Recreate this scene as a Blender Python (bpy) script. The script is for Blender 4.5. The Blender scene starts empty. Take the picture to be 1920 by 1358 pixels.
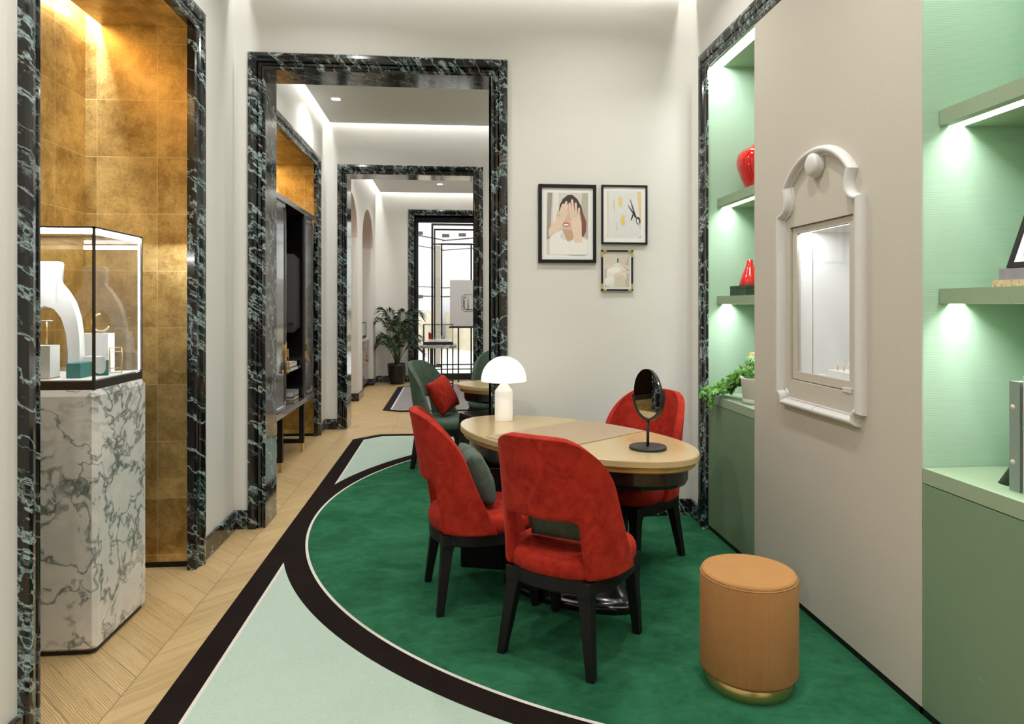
import bpy, bmesh, math, random
from math import sin, cos, pi, radians, sqrt
from mathutils import Vector, Matrix

# ------------------------------------------------------------------ camera, world, exposure
SC = bpy.context.scene
COL = SC.collection
F_PX, U0, V0, EYE = 1270.0, 960.0, 572.0, 1.5
YAW = math.atan((960 - 847) / F_PX)
cam_data = bpy.data.cameras.new('camera')
cam = bpy.data.objects.new('camera', cam_data)
COL.objects.link(cam)
cam.location = (0, 0, EYE)
cam.rotation_euler = (pi / 2, 0, -YAW)
cam_data.sensor_width = 36.0
cam_data.lens = 36.0 * F_PX / 1920.0
cam_data.shift_y = -(1358 / 2 - V0) / 1920.0
cam_data.clip_start = 0.05
SC.camera = cam
SC.view_settings.view_transform = 'Standard'
SC.view_settings.look = 'None'
SC.view_settings.gamma = 1.0
SC.view_settings.use_curve_mapping = False
SC.view_settings.exposure = -0.10
SC.cycles.max_bounces = 10
SC.cycles.diffuse_bounces = 5
SC.cycles.glossy_bounces = 5
SC.cycles.transmission_bounces = 8
SC.cycles.transparent_max_bounces = 12
SC.cycles.sample_clamp_indirect = 5.0
SC.cycles.caustics_reflective = False
SC.cycles.caustics_refractive = False
SC.cycles.use_denoising = True
SC.cycles.use_adaptive_sampling = True
SC.cycles.adaptive_threshold = 0.04
world = bpy.data.worlds.new('sky')
SC.world = world
world.use_nodes = True
world.node_tree.nodes['Background'].inputs[0].default_value = (0.93, 0.96, 1.0, 1)
world.node_tree.nodes['Background'].inputs[1].default_value = 3.2

def area(name, loc, rot, sx, sy, power, color=(1, 1, 1), spread=pi, shape='RECTANGLE'):
    d = bpy.data.lights.new(name, 'AREA')
    d.shape = shape
    d.size = sx
    if shape in ('RECTANGLE', 'ELLIPSE'):
        d.size_y = sy
    d.energy = power
    d.color = color
    d.spread = spread
    o = bpy.data.objects.new(name, d)
    o.location = loc
    o.rotation_euler = rot
    COL.objects.link(o)
    return o

WARM = (1.0, 0.972, 0.935)
CEIL = 3.68
# rooms: x0, x1, y0, y1
ROOMS = [(-1.455, 1.70, -2.2, 4.69), (-1.53, 1.95, 4.97, 8.33), (-1.46, 2.2, 8.66, 13.33)]
COVE_W = [7.0, 8.5, 10.5]      # watts per metre of cove strip
for (x0, x1, y0, y1), w in zip(ROOMS, COVE_W):
    lx, ly = x1 - x0 - 0.45, y1 - y0 - 0.45
    zc, off = CEIL + 0.24, 0.052
    cx, cy = (x0 + x1) / 2, (y0 + y1) / 2
    area('cove_lamp', (x0 + off, cy, zc), (0, 0, 0), 0.05, ly, w * ly, (1, .99, .97))
    area('cove_lamp', (x1 - off, cy, zc), (0, 0, 0), 0.05, ly, w * ly, (1, .99, .97))
    area('cove_lamp', (cx, y0 + off, zc), (0, 0, 0), lx, 0.05, w * lx, (1, .99, .97))
    area('cove_lamp', (cx, y1 - off, zc), (0, 0, 0), lx, 0.05, w * lx, (1, .99, .97))
# lamps of the recessed ceiling downlights (their bodies are built further down)
DOWN = [(-0.75, 0.2, 62), (0.95, 0.2, 62), (-0.75, 2.2, 62), (0.95, 2.2, 62), (-0.75, 3.75, 50), (0.95, 3.75, 50),
        (-0.75, -1.5, 50), (0.95, -1.5, 50),
        (-1.217, 7.29, 38), (0.3, 6.0, 52), (1.3, 7.29, 52), (-0.6, 5.9, 46),
        (-0.21, 12.263, 66), (-0.21, 10.2, 70), (1.2, 11.2, 66), (-0.9, 9.4, 48)]
for (x, y, p) in DOWN:
    area('downlight_lamp', (x, y, CEIL - 0.012), (0, 0, 0), 0.11, 0.11, p * 0.30, WARM, radians(150), 'DISK')

# ------------------------------------------------------------------ node helpers and materials
class G:
    def __init__(self, name):
        self.m = bpy.data.materials.new(name)
        self.m.use_nodes = True
        self.nt = self.m.node_tree
        self.b = self.nt.nodes['Principled BSDF']
    def put(self, sock, v):
        if hasattr(v, 'links') or isinstance(v, bpy.types.NodeSocket):
            self.nt.links.new(v, sock)
        else:
            sock.default_value = v
    def n(self, t, ins=None, **props):
        nd = self.nt.nodes.new(t)
        for k, v in props.items():
            setattr(nd, k, v)
        for k, v in (ins or {}).items():
            self.put(nd.inputs[k], v)
        return nd
    def math(self, op, a, b=0.0, c=0.0):
        nd = self.n('ShaderNodeMath', operation=op)
        self.put(nd.inputs[0], a); self.put(nd.inputs[1], b); self.put(nd.inputs[2], c)
        return nd.outputs[0]
    def vmath(self, op, a, b=(0, 0, 0), scale=None, out=0):
        nd = self.n('ShaderNodeVectorMath', operation=op)
        self.put(nd.inputs[0], a); self.put(nd.inputs[1], b)
        if scale is not None: self.put(nd.inputs['Scale'], scale)
        return nd.outputs[out]
    def obj(self):
        return self.n('ShaderNodeTexCoord').outputs['Object']
    def xyz(self, v):
        s = self.n('ShaderNodeSeparateXYZ', {0: v})
        return s.outputs[0], s.outputs[1], s.outputs[2]
    def comb(self, x, y, z):
        return self.n('ShaderNodeCombineXYZ', {0: x, 1: y, 2: z}).outputs[0]
    def noise(self, vec, scale, detail=3.0, rough=0.5, dist=0.0, color=False):
        nd = self.n('ShaderNodeTexNoise', {'Vector': vec, 'Scale': scale, 'Detail': detail, 'Roughness': rough, 'Distortion': dist})
        return nd.outputs[1 if color else 0]
    def ramp(self, fac, stops, interp='LINEAR'):
        nd = self.n('ShaderNodeValToRGB', {0: fac})
        cr = nd.color_ramp
        cr.interpolation = interp
        while len(cr.elements) < len(stops): cr.elements.new(0.5)
        for e, (p, c) in zip(cr.elements, stops):
            e.position = p
            e.color = (c, c, c, 1) if not hasattr(c, '__len__') else (*c[:3], 1)
        return nd.outputs[0]
    def mix(self, fac, a, b, mode='MIX'):
        nd = self.n('ShaderNodeMix', data_type='RGBA', blend_type=mode)
        f = lambda v: (*v[:3], 1.0) if isinstance(v, tuple) else v
        self.put(nd.inputs[0], fac); self.put(nd.inputs[6], f(a)); self.put(nd.inputs[7], f(b))
        return nd.outputs[2]
    def bump(self, h, strength=0.2, dist=0.01):
        self.nt.links.new(self.n('ShaderNodeBump', {'Height': h, 'Strength': strength, 'Distance': dist}).outputs[0], self.b.inputs['Normal'])
    def set(self, **kw):
        names = {'color': 'Base Color', 'rough': 'Roughness', 'metal': 'Metallic', 'coat': 'Coat Weight', 'coat_rough': 'Coat Roughness',
                 'sheen': 'Sheen Weight', 'sheen_rough': 'Sheen Roughness', 'sheen_tint': 'Sheen Tint', 'spec': 'Specular IOR Level', 'ior': 'IOR', 'trans': 'Transmission Weight',
                 'ecol': 'Emission Color', 'estr': 'Emission Strength', 'alpha': 'Alpha'}
        for k, v in kw.items():
            if isinstance(v, tuple) and len(v) == 3: v = (*v, 1.0)
            self.put(self.b.inputs[names[k]], v)
        return self.m

def plain(name, color, rough=0.5, var=0.06, scale=30.0, bump=0.0, **kw):
    g = G(name)
    n = g.noise(g.obj(), scale, 4.0)
    lo = tuple(c * (1 - var) for c in color); hi = tuple(min(1, c * (1 + var)) for c in color)
    g.set(color=g.mix(n, lo, hi), rough=rough, **kw)
    if bump: g.bump(n, bump, 0.004)
    return g.m

def glow(name, color, strength):
    g = G(name)
    return g.set(color=color, ecol=color, estr=strength, rough=0.4)

def dark_marble():
    g = G('dark_green_marble')
    v = g.obj()
    d = Vector((1, 1, -0.9)).normalized()
    dt = g.vmath('DOT_PRODUCT', v, tuple(d), out=1)
    vs = g.vmath('SUBTRACT', v, g.vmath('SCALE', tuple(d), scale=g.math('MULTIPLY', dt, 0.90)))
    wob = g.noise(v, 7.0, 4.0, 0.6, 0, True)
    vw = g.vmath('ADD', vs, g.vmath('SCALE', wob, scale=0.022))
    def ridge(off, sc, lo, hi, top, det=7.0):
        n = g.noise(g.vmath('ADD', vw, off), sc, det, 0.62, 0.15)
        return n, g.ramp(g.math('SUBTRACT', 1.0, g.math('ABSOLUTE', g.math('MULTIPLY_ADD', n, 2.0, -1.0))), [(lo, 0.0), (hi, top)])
    n1, vein = ridge((0, 0, 0), 6.0, 0.962, 0.999, 0.85)
    n2, fine = ridge((3.1, 1.7, 5.5), 15.0, 0.950, 0.999, 0.5)
    fine = g.math('MULTIPLY', fine, g.ramp(g.noise(vs, 9.0, 2.0), [(0.45, 0.0), (0.62, 1.0)]))
    n3 = g.noise(g.vmath('ADD', vw, (7.7, 2.2, 0.5)), 7.0, 8.0, 0.64, 0.1)
    patch = g.math('MULTIPLY', g.ramp(n3, [(0.645, 0.0), (0.69, 0.6), (0.75, 1.0)]), g.ramp(g.noise(v, 60.0, 5.0, 0.7), [(0.25, 0.35), (0.6, 1.0)]))
    base = g.mix(g.ramp(g.noise(vs, 8.0, 3.0), [(0.4, 0.0), (0.65, 1.0)]), (0.003, 0.007, 0.009), (0.012, 0.007, 0.005))
    c1 = g.mix(g.math('MULTIPLY', patch, 0.9), base, g.mix(g.ramp(n3, [(0.64, 0.0), (0.74, 1.0)]), (0.09, 0.18, 0.18), (0.74, 0.80, 0.78)))
    c2 = g.mix(g.math('MAXIMUM', vein, fine), c1, g.mix(n2, (0.12, 0.24, 0.24), (0.62, 0.74, 0.72)))
    return g.set(color=c2, rough=0.13, coat=0.35, coat_rough=0.06)

def white_marble():
    g = G('white_veined_marble')
    v = g.obj()
    wob = g.noise(v, 2.2, 4.0, 0.6, 0, True)
    vw = g.vmath('ADD', v, g.vmath('SCALE', wob, scale=0.36))
    def ridge(off, s, lo, hi, det=7.0):
        n = g.noise(g.vmath('ADD', vw, off), s, det, 0.55, 0.4)
        return g.ramp(g.math('SUBTRACT', 1.0, g.math('ABSOLUTE', g.math('MULTIPLY_ADD', n, 2.0, -1.0))), [(lo, 0.0), (hi, 1.0)])
    big = ridge((0, 0, 0), 1.0, 0.74, 0.97, 4.0)
    mid = ridge((4, 2, 1), 3.2, 0.945, 0.994)
    thin = ridge((9, 3, 6), 1.7, 0.975, 0.997, 5.0)
    near = g.ramp(ridge((0, 0, 0), 1.0, 0.74, 0.95, 4.0), [(0.0, 0.02), (1.0, 1.0)])
    c = g.mix(g.noise(v, 60.0, 4.0), (0.74, 0.71, 0.65), (0.83, 0.81, 0.77))
    c = g.mix(g.math('MULTIPLY', big, 0.55), c, g.mix(g.noise(vw, 7.0, 6.0, 0.7), (0.26, 0.31, 0.29), (0.62, 0.64, 0.61)))
    c = g.mix(g.math('MULTIPLY', g.math('MULTIPLY', mid, near), 0.85), c, (0.085, 0.12, 0.11))
    c = g.mix(g.math('MULTIPLY', thin, 0.75), c, (0.12, 0.145, 0.135))
    return g.set(color=c, rough=0.22)

def gold_leaf():
    g = G('gold_leaf_squares')
    v = g.obj()
    x, y, z = g.xyz(v)
    def cell(c, off, size):
        q = g.math('DIVIDE', g.math('SUBTRACT', c, off), size)
        fr = g.math('FRACT', q)
        edge = g.math('MINIMUM', fr, g.math('SUBTRACT', 1.0, fr))
        return g.math('FLOOR', q), g.math('LESS_THAN', edge, 0.007)
    ix, ex = cell(x, -1.678, 0.328); iy, ey = cell(y, 3.746, 0.33); iz, ez = cell(z, 2.344, 0.325)
    line = g.math('MAXIMUM', ex, g.math('MAXIMUM', ey, ez))
    wn = g.n('ShaderNodeTexWhiteNoise', {'Vector': g.comb(ix, iy, iz)}).outputs[0]
    n = g.noise(v, 7.0, 12.0, 0.74, 0.3)
    fine = g.noise(v, 90.0, 4.0, 0.6)
    mott = g.ramp(g.math('ADD', n, g.math('MULTIPLY_ADD', fine, 0.25, -0.125)), [(0.38, 0.0), (0.60, 1.0)])
    c = g.mix(mott, (0.25, 0.145, 0.040), (0.82, 0.61, 0.265))
    c = g.mix(0.42, c, g.mix(wn, (0.42, 0.26, 0.075), (0.84, 0.64, 0.29)))
    c = g.mix(g.math('MULTIPLY', line, 0.55), c, (0.88, 0.74, 0.42))
    h = g.math('ADD', g.math('MULTIPLY_ADD', fine, 0.35, g.math('MULTIPLY', n, 0.5)), g.math('MULTIPLY', line, -1.0))
    g.bump(h, 0.35, 0.004)
    return g.set(color=c, metal=0.85, rough=g.math('MULTIPLY_ADD', wn, 0.10, 0.30))

def parquet():
    g = G('oak_chevron_parquet')
    x, y, z = g.xyz(g.obj())
    W, S = 0.56, 0.131
    q = g.math('DIVIDE', g.math('ADD', x, 1.262), W)
    col = g.math('FLOOR', q)
    fr = g.math('FRACT', q)
    par = g.math('MODULO', g.math('ABSOLUTE', col), 2.0)            # 0 / 1
    sg = g.math('MULTIPLY_ADD', par, 2.0, -1.0)                      # -1 right of the seam, +1 left of it
    xl = g.math('MULTIPLY', fr, W)
    t = g.math('ADD', y, g.math('MULTIPLY', sg, xl))
    p = g.math('DIVIDE', t, S)
    row = g.math('FLOOR', p)
    pf = g.math('FRACT', p)
    along = g.math('SUBTRACT', xl, g.math('MULTIPLY', sg, y))
    wn = g.n('ShaderNodeTexWhiteNoise', {'Vector': g.comb(col, row, 3.0)})
    r, rc = wn.outputs[0], wn.outputs[1]
    gv = g.comb(g.math('MULTIPLY', along, 0.9), g.math('MULTIPLY_ADD', pf, 0.50, g.math('MULTIPLY', r, 37.0)), g.math('MULTIPLY', r, 11.0))
    wob = g.noise(gv, 2.0, 2.0)
    wv = g.n('ShaderNodeTexWave', {'Vector': gv, 'Scale': 7.0, 'Distortion': 6.0, 'Detail': 3.0, 'Detail Scale': 0.8}, wave_type='BANDS', bands_direction='Y').outputs['Fac']
    gr = g.noise(g.vmath('MULTIPLY', gv, (2.0, 40.0, 1.0)), 3.0, 5.0, 0.6)
    c = g.mix(g.ramp(wv, [(0.15, 0.0), (0.75, 1.0)]), (0.215, 0.130, 0.050), (0.66, 0.48, 0.225))
    c = g.mix(g.math('MULTIPLY', gr, 0.5), c, (0.60, 0.445, 0.22))
    gm = g.ramp(g.noise(g.vmath('MULTIPLY', gv, (0.7, 15.0, 1.0)), 3.0, 4.0, 0.6, 0.4), [(0.36, 0.0), (0.60, 1.0)])
    c = g.mix(g.math('MULTIPLY', g.math('SUBTRACT', 1.0, gm), 0.55), c, (0.24, 0.150, 0.062))
    c = g.mix(0.22, c, g.mix(r, (0.34, 0.22, 0.095), (0.63, 0.465, 0.24)))
    e1 = g.math('LESS_THAN', g.math('MINIMUM', pf, g.math('SUBTRACT', 1.0, pf)), 0.012)
    e2 = g.math('LESS_THAN', g.math('MINIMUM', fr, g.math('SUBTRACT', 1.0, fr)), 0.0035)
    e = g.math('MAXIMUM', e1, e2)
    c = g.mix(g.math('MULTIPLY', e, 0.85), c, (0.12, 0.075, 0.04))
    g.bump(g.math('SUBTRACT', g.math('MULTIPLY', gr, 0.3), e), 0.15, 0.002)
    return g.set(color=c, rough=0.42)

def rug_green():
    g = G('green_oval_rug_pile')
    v = g.obj()
    x, y, z = g.xyz(v)
    big = g.noise(v, 3.0, 5.0, 0.62, 0.8)
    fib = g.noise(v, 120.0, 3.0, 0.6)
    med = g.noise(g.vmath('MULTIPLY', v, (1.0, 1.6, 1.0)), 11.0, 4.0, 0.6, 1.0)
    dk = g.math('SUBTRACT', g.vmath('LENGTH', g.comb(g.math('SUBTRACT', x, 1.9), g.math('SUBTRACT', y, 4.87), 0.0), out=1), 2.862)
    dx = g.math('SUBTRACT', x, -1.09)                                  # distance from the straight left edge
    dn = g.math('SUBTRACT', y, 1.84); df = g.math('SUBTRACT', 7.90, y)
    ch = g.math('MULTIPLY', g.math('SUBTRACT', g.math('MULTIPLY_ADD', dx, 1.0, df), 0.265), 0.75)
    edge = g.math('MINIMUM', g.math('MINIMUM', dx, ch), g.math('MINIMUM', dn, df))
    mot = g.math('MULTIPLY_ADD', med, 0.35, g.math('MULTIPLY', big, 0.65))
    light = g.mix(fib, g.mix(mot, (0.255, 0.345, 0.275), (0.40, 0.495, 0.415)), (0.46, 0.56, 0.48))
    green = g.mix(g.math('MULTIPLY', fib, 0.5), g.mix(g.ramp(mot, [(0.36, 0.0), (0.62, 1.0)]), (0.008, 0.054, 0.024), (0.029, 0.140, 0.067)), (0.029, 0.136, 0.065))
    black = g.mix(mot, (0.006, 0.004, 0.0035), (0.020, 0.014, 0.012))
    cream = (0.60, 0.56, 0.51)
    c = g.mix(g.math('LESS_THAN', edge, 0.137), light, cream)
    c = g.mix(g.math('LESS_THAN', edge, 0.122), c, black)
    c = g.mix(g.math('LESS_THAN', dk, 0.130), c, black)
    c = g.mix(g.math('LESS_THAN', dk, 0.0), c, cream)
    c = g.mix(g.math('LESS_THAN', dk, -0.016), c, green)
    g.bump(g.math('ADD', fib, g.math('MULTIPLY', med, 0.6)), 0.35, 0.004)
    return g.set(color=c, rough=1.0, spec=0.05)

def rug_grey():
    g = G('grey_bordered_rug_pile')
    v = g.obj()
    x, y, z = g.xyz(v)
    fib = g.noise(v, 110.0, 3.0); med = g.noise(v, 9.0, 4.0)
    dx = g.math('SUBTRACT', x, -0.975)
    dn = g.math('SUBTRACT', y, 9.58); df = g.math('SUBTRACT', 12.72, y)
    chf = g.math('MULTIPLY', g.math('SUBTRACT', g.math('ADD', dx, df), 0.30), 0.75)
    chn = g.math('MULTIPLY', g.math('SUBTRACT', g.math('MULTIPLY_ADD', dn, 1.5, dx), 0.245), 0.75)
    edge = g.math('MINIMUM', g.math('MINIMUM', dx, g.math('MINIMUM', chf, chn)), g.math('MINIMUM', dn, df))
    grey = g.mix(g.math('MULTIPLY_ADD', fib, 0.5, g.math('MULTIPLY', med, 0.5)), (0.17, 0.155, 0.155), (0.33, 0.31, 0.31))
    c = g.mix(g.math('LESS_THAN', edge, 0.127), grey, (0.62, 0.60, 0.57))
    c = g.mix(g.math('LESS_THAN', edge, 0.105), c, (0.014, 0.012, 0.013))
    g.bump(fib, 0.3, 0.004)
    return g.set(color=c, rough=0.95, spec=0.1)

def velvet(name, dark, light, sheen_col):
    g = G(name)
    v = g.obj()
    n = g.math('MULTIPLY_ADD', g.noise(v, 13.0, 5.0, 0.62, 1.2), 0.75, g.math('MULTIPLY', g.noise(v, 34.0, 4.0, 0.6), 0.25))
    f = g.noise(v, 350.0, 2.0)
    c = g.mix(g.ramp(n, [(0.33, 0.0), (0.64, 1.0)]), dark, light)
    g.bump(f, 0.15, 0.002)
    return g.set(color=c, rough=0.85, sheen=0.14, sheen_rough=0.4, sheen_tint=sheen_col, spec=0.15)

def woven_green(name, a, b):
    g = G(name)
    v = g.obj()
    x, y, z = g.xyz(v)
    wob = g.noise(g.vmath('MULTIPLY', v, (9.0, 9.0, 40.0)), 1.0, 3.0)
    s = g.math('SINE', g.math('MULTIPLY_ADD', z, 2 * pi / 0.0088, g.math('MULTIPLY', wob, 2.5)))
    f = g.noise(v, 260.0, 3.0, 0.6)
    m = g.math('MULTIPLY_ADD', s, 0.30, g.math('MULTIPLY_ADD', f, 0.5, 0.25))
    slub = g.ramp(g.noise(g.vmath('MULTIPLY', v, (14.0, 14.0, 120.0)), 1.0, 2.0), [(0.74, 0.0), (0.78, 0.6)])
    c = g.mix(m, a, b)
    c = g.mix(slub, c, (0.16, 0.50, 0.32))
    g.bump(m, 0.12, 0.002)
    return g.set(color=c, rough=0.8, spec=0.2)

def corduroy():
    g = G('orange_corduroy')
    v = g.obj()
    f = g.noise(v, 220.0, 3.0)
    n = g.noise(v, 9.0, 4.0)
    x, y, z = g.xyz(v)
    side = g.math('SINE', g.math('MULTIPLY', g.math('ARCTAN2', y, x), 200.0))
    topr = g.math('SINE', g.math('MULTIPLY', g.math('ADD', x, g.math('MULTIPLY', y, 0.6)), 2 * pi / 0.0052))
    isl = g.math('GREATER_THAN', z, 0.423)
    rib = g.math('ADD', g.math('MULTIPLY', topr, isl), g.math('MULTIPLY', side, g.math('SUBTRACT', 1.0, isl)))
    f = g.math('MULTIPLY_ADD', rib, 0.28, f)
    c = g.mix(g.math('MULTIPLY_ADD', f, 0.6, g.math('MULTIPLY', n, 0.4)), (0.26, 0.117, 0.034), (0.48, 0.255, 0.098))
    g.bump(f, 0.35, 0.003)
    return g.set(color=c, rough=0.9, sheen=0.06, sheen_rough=0.4, sheen_tint=(1.0, 0.75, 0.4), spec=0.15)

def glass(name, tint=(0.985, 0.99, 0.985), rough=0.0, f0=0.04):
    # thin architectural glazing: clear transmission plus mirror reflection by Fresnel angle
    m = bpy.data.materials.new(name)
    m.use_nodes = True
    nt = m.node_tree
    nt.nodes.remove(nt.nodes['Principled BSDF'])
    out = nt.nodes['Material Output']
    t = nt.nodes.new('ShaderNodeBsdfTransparent'); t.inputs[0].default_value = (*tint, 1)
    gl = nt.nodes.new('ShaderNodeBsdfGlossy'); gl.inputs['Roughness'].default_value = rough
    ge = nt.nodes.new('ShaderNodeNewGeometry')
    dp = nt.nodes.new('ShaderNodeVectorMath'); dp.operation = 'DOT_PRODUCT'
    nt.links.new(ge.outputs['Normal'], dp.inputs[0]); nt.links.new(ge.outputs['Incoming'], dp.inputs[1])
    def mth(op, a, b):
        q = nt.nodes.new('ShaderNodeMath'); q.operation = op
        for k, v in enumerate((a, b)):
            if hasattr(v, 'links'): nt.links.new(v, q.inputs[k])
            else: q.inputs[k].default_value = v
        return q.outputs[0]
    fr = nt.nodes.new('ShaderNodeMath'); fr.operation = 'MULTIPLY_ADD'
    nt.links.new(mth('POWER', mth('SUBTRACT', 1.0, mth('ABSOLUTE', dp.outputs['Value'], 0.0)), 5.0), fr.inputs[0])
    fr.inputs[1].default_value = 1.0 - f0; fr.inputs[2].default_value = f0
    mx = nt.nodes.new('ShaderNodeMixShader')
    nt.links.new(fr.outputs[0], mx.inputs[0]); nt.links.new(t.outputs[0], mx.inputs[1]); nt.links.new(gl.outputs[0], mx.inputs[2])
    nt.links.new(mx.outputs[0], out.inputs[0])
    return m

def plaster():
    g = G('cream_plaster')
    v = g.obj()
    n = g.noise(v, 140.0, 4.0, 0.6); b = g.noise(v, 1.5, 2.0)
    c = g.mix(g.math('MULTIPLY_ADD', n, 0.5, g.math('MULTIPLY', b, 0.5)), (0.655, 0.645, 0.600), (0.735, 0.725, 0.680))
    g.bump(n, 0.12, 0.002)
    return g.set(color=c, rough=0.88, spec=0.25)

M = {}
M['marble'] = dark_marble()
M['white_marble'] = white_marble()
M['gold'] = gold_leaf()
M['floor'] = parquet()
M['rug'] = rug_green()
M['rug_grey'] = rug_grey()
M['wall'] = plaster()
M['ceiling'] = plain('white_ceiling_paint', (0.70, 0.69, 0.66), 0.9, 0.02)
M['panel'] = plain('beige_woven_panel', (0.52, 0.485, 0.41), 0.85, 0.10, 180.0, 0.15)
M['white_trim'] = plain('white_moulding_paint', (0.60, 0.595, 0.575), 0.6, 0.05, 150.0)
M['green_wall'] = woven_green('green_woven_wallcovering', (0.46, 0.53, 0.40), (0.31, 0.55, 0.42))
M['green_shelf'] = plain('green_lacquered_shelf', (0.27, 0.36, 0.235), 0.7, 0.12, 160.0)
M['green_front'] = woven_green('green_cabinet_front', (0.215, 0.26, 0.165), (0.135, 0.265, 0.155))
M['red_velvet'] = velvet('red_velvet', (0.225, 0.009, 0.005), (0.415, 0.028, 0.014), (1.0, 0.25, 0.18))
M['green_velvet'] = velvet('green_velvet', (0.062, 0.098, 0.070), (0.105, 0.155, 0.118), (0.6, 0.9, 0.7))
M['green_linen'] = velvet('green_linen', (0.060, 0.082, 0.066), (0.098, 0.128, 0.104), (0.6, 0.9, 0.7))
M['corduroy'] = corduroy()
M['black_wood'] = plain('black_stained_wood', (0.008, 0.007, 0.007), 0.5, 0.5, 60.0, spec=0.25)
M['black_lacquer'] = plain('black_lacquer', (0.006, 0.005, 0.005), 0.22, 0.3, 20.0, coat=0.25, coat_rough=0.08)
M['cab_lacquer'] = plain('dark_brown_lacquer', (0.062, 0.052, 0.049), 0.26, 0.2, 20.0, coat=1.0, coat_rough=0.10)
M['black_metal'] = plain('black_powder_coated_metal', (0.013, 0.012, 0.012), 0.45, 0.2, 90.0)
M['bronze'] = plain('dark_bronze_metal', (0.055, 0.045, 0.038), 0.38, 0.1, 60.0, metal=0.6)
M['brass'] = plain('brushed_brass', (0.72, 0.52, 0.22), 0.28, 0.08, 60.0, metal=0.95)
M['table_top'] = plain('gold_lacquered_wood', (0.52, 0.39, 0.195), 0.20, 0.07, 120.0, coat=0.25, coat_rough=0.15)
M['table_edge'] = plain('gold_lacquered_edge', (0.55, 0.35, 0.11), 0.28, 0.08, 120.0, metal=0.4)
M['mat'] = plain('beige_leather_mat', (0.36, 0.27, 0.175), 0.65, 0.12, 200.0, 0.1)
M['mirror'] = G('mirror_silver').set(color=(0.9, 0.9, 0.9), metal=1.0, rough=0.01)
M['glass'] = glass('clear_glass')
M['glass_coated'] = glass('coated_glass', f0=0.16)
M['led'] = glow('led_strip_white', (1.0, 1.0, 0.99), 48.0)
M['led_soft'] = glow('led_strip_soft', (0.94, 0.97, 1.0), 30.0)
M['lamp_glow'] = glow('opal_glass_lit', (1.0, 0.985, 0.95), 0.22)
M['white'] = plain('white_lacquer', (0.82, 0.82, 0.81), 0.45, 0.02)
M['teal'] = plain('teal_leatherette', (0.045, 0.20, 0.185), 0.7, 0.15, 200.0)
M['red_gloss'] = plain('red_glazed_ceramic', (0.55, 0.008, 0.006), 0.08, 0.06, 20.0, coat=0.6, coat_rough=0.03)
M['dark_green_box'] = plain('dark_green_leatherette', (0.022, 0.045, 0.024), 0.6, 0.2, 120.0)
M['paper'] = plain('white_paper', (0.80, 0.80, 0.79), 0.8, 0.02)
M['ivory_pot'] = plain('ivory_ceramic', (0.62, 0.60, 0.53), 0.45, 0.06, 60.0)
M['ivy'] = plain('ivy_leaf_green', (0.085, 0.25, 0.035), 0.5, 0.55, 25.0)
M['palm'] = plain('palm_leaf_green', (0.016, 0.045, 0.014), 0.5, 0.55, 12.0)
M['stem'] = plain('olive_stem', (0.07, 0.095, 0.03), 0.6, 0.25, 40.0)
M['soil'] = plain('dark_soil', (0.02, 0.013, 0.008), 0.95, 0.4, 80.0)
M['black_pot'] = plain('black_glazed_pot', (0.012, 0.010, 0.010), 0.3, 0.3, 20.0)
M['pink'] = plain('pink_plaster', (0.60, 0.50, 0.44), 0.85, 0.05, 100.0)
M['tassel'] = plain('gold_silk_tassel', (0.42, 0.24, 0.05), 0.6, 0.25, 160.0)
M['taupe'] = plain('taupe_column_paint', (0.30, 0.26, 0.20), 0.7, 0.06, 80.0)
M['stone_out'] = plain('pale_street_stone', (0.80, 0.78, 0.73), 0.9, 0.10, 3.0)
M['facade'] = plain('pale_facade_render', (0.86, 0.86, 0.85), 0.9, 0.05, 2.0)
M['grey_mark'] = plain('dark_grey_ink', (0.05, 0.05, 0.055), 0.5, 0.1)
M['beige_stone'] = plain('beige_street_stone', (0.70, 0.64, 0.50), 0.9, 0.28, 2.5)
M['drawer_wood'] = plain('mauve_lacquered_wood', (0.22, 0.15, 0.14), 0.2, 0.12, 14.0, coat=0.4)

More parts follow.
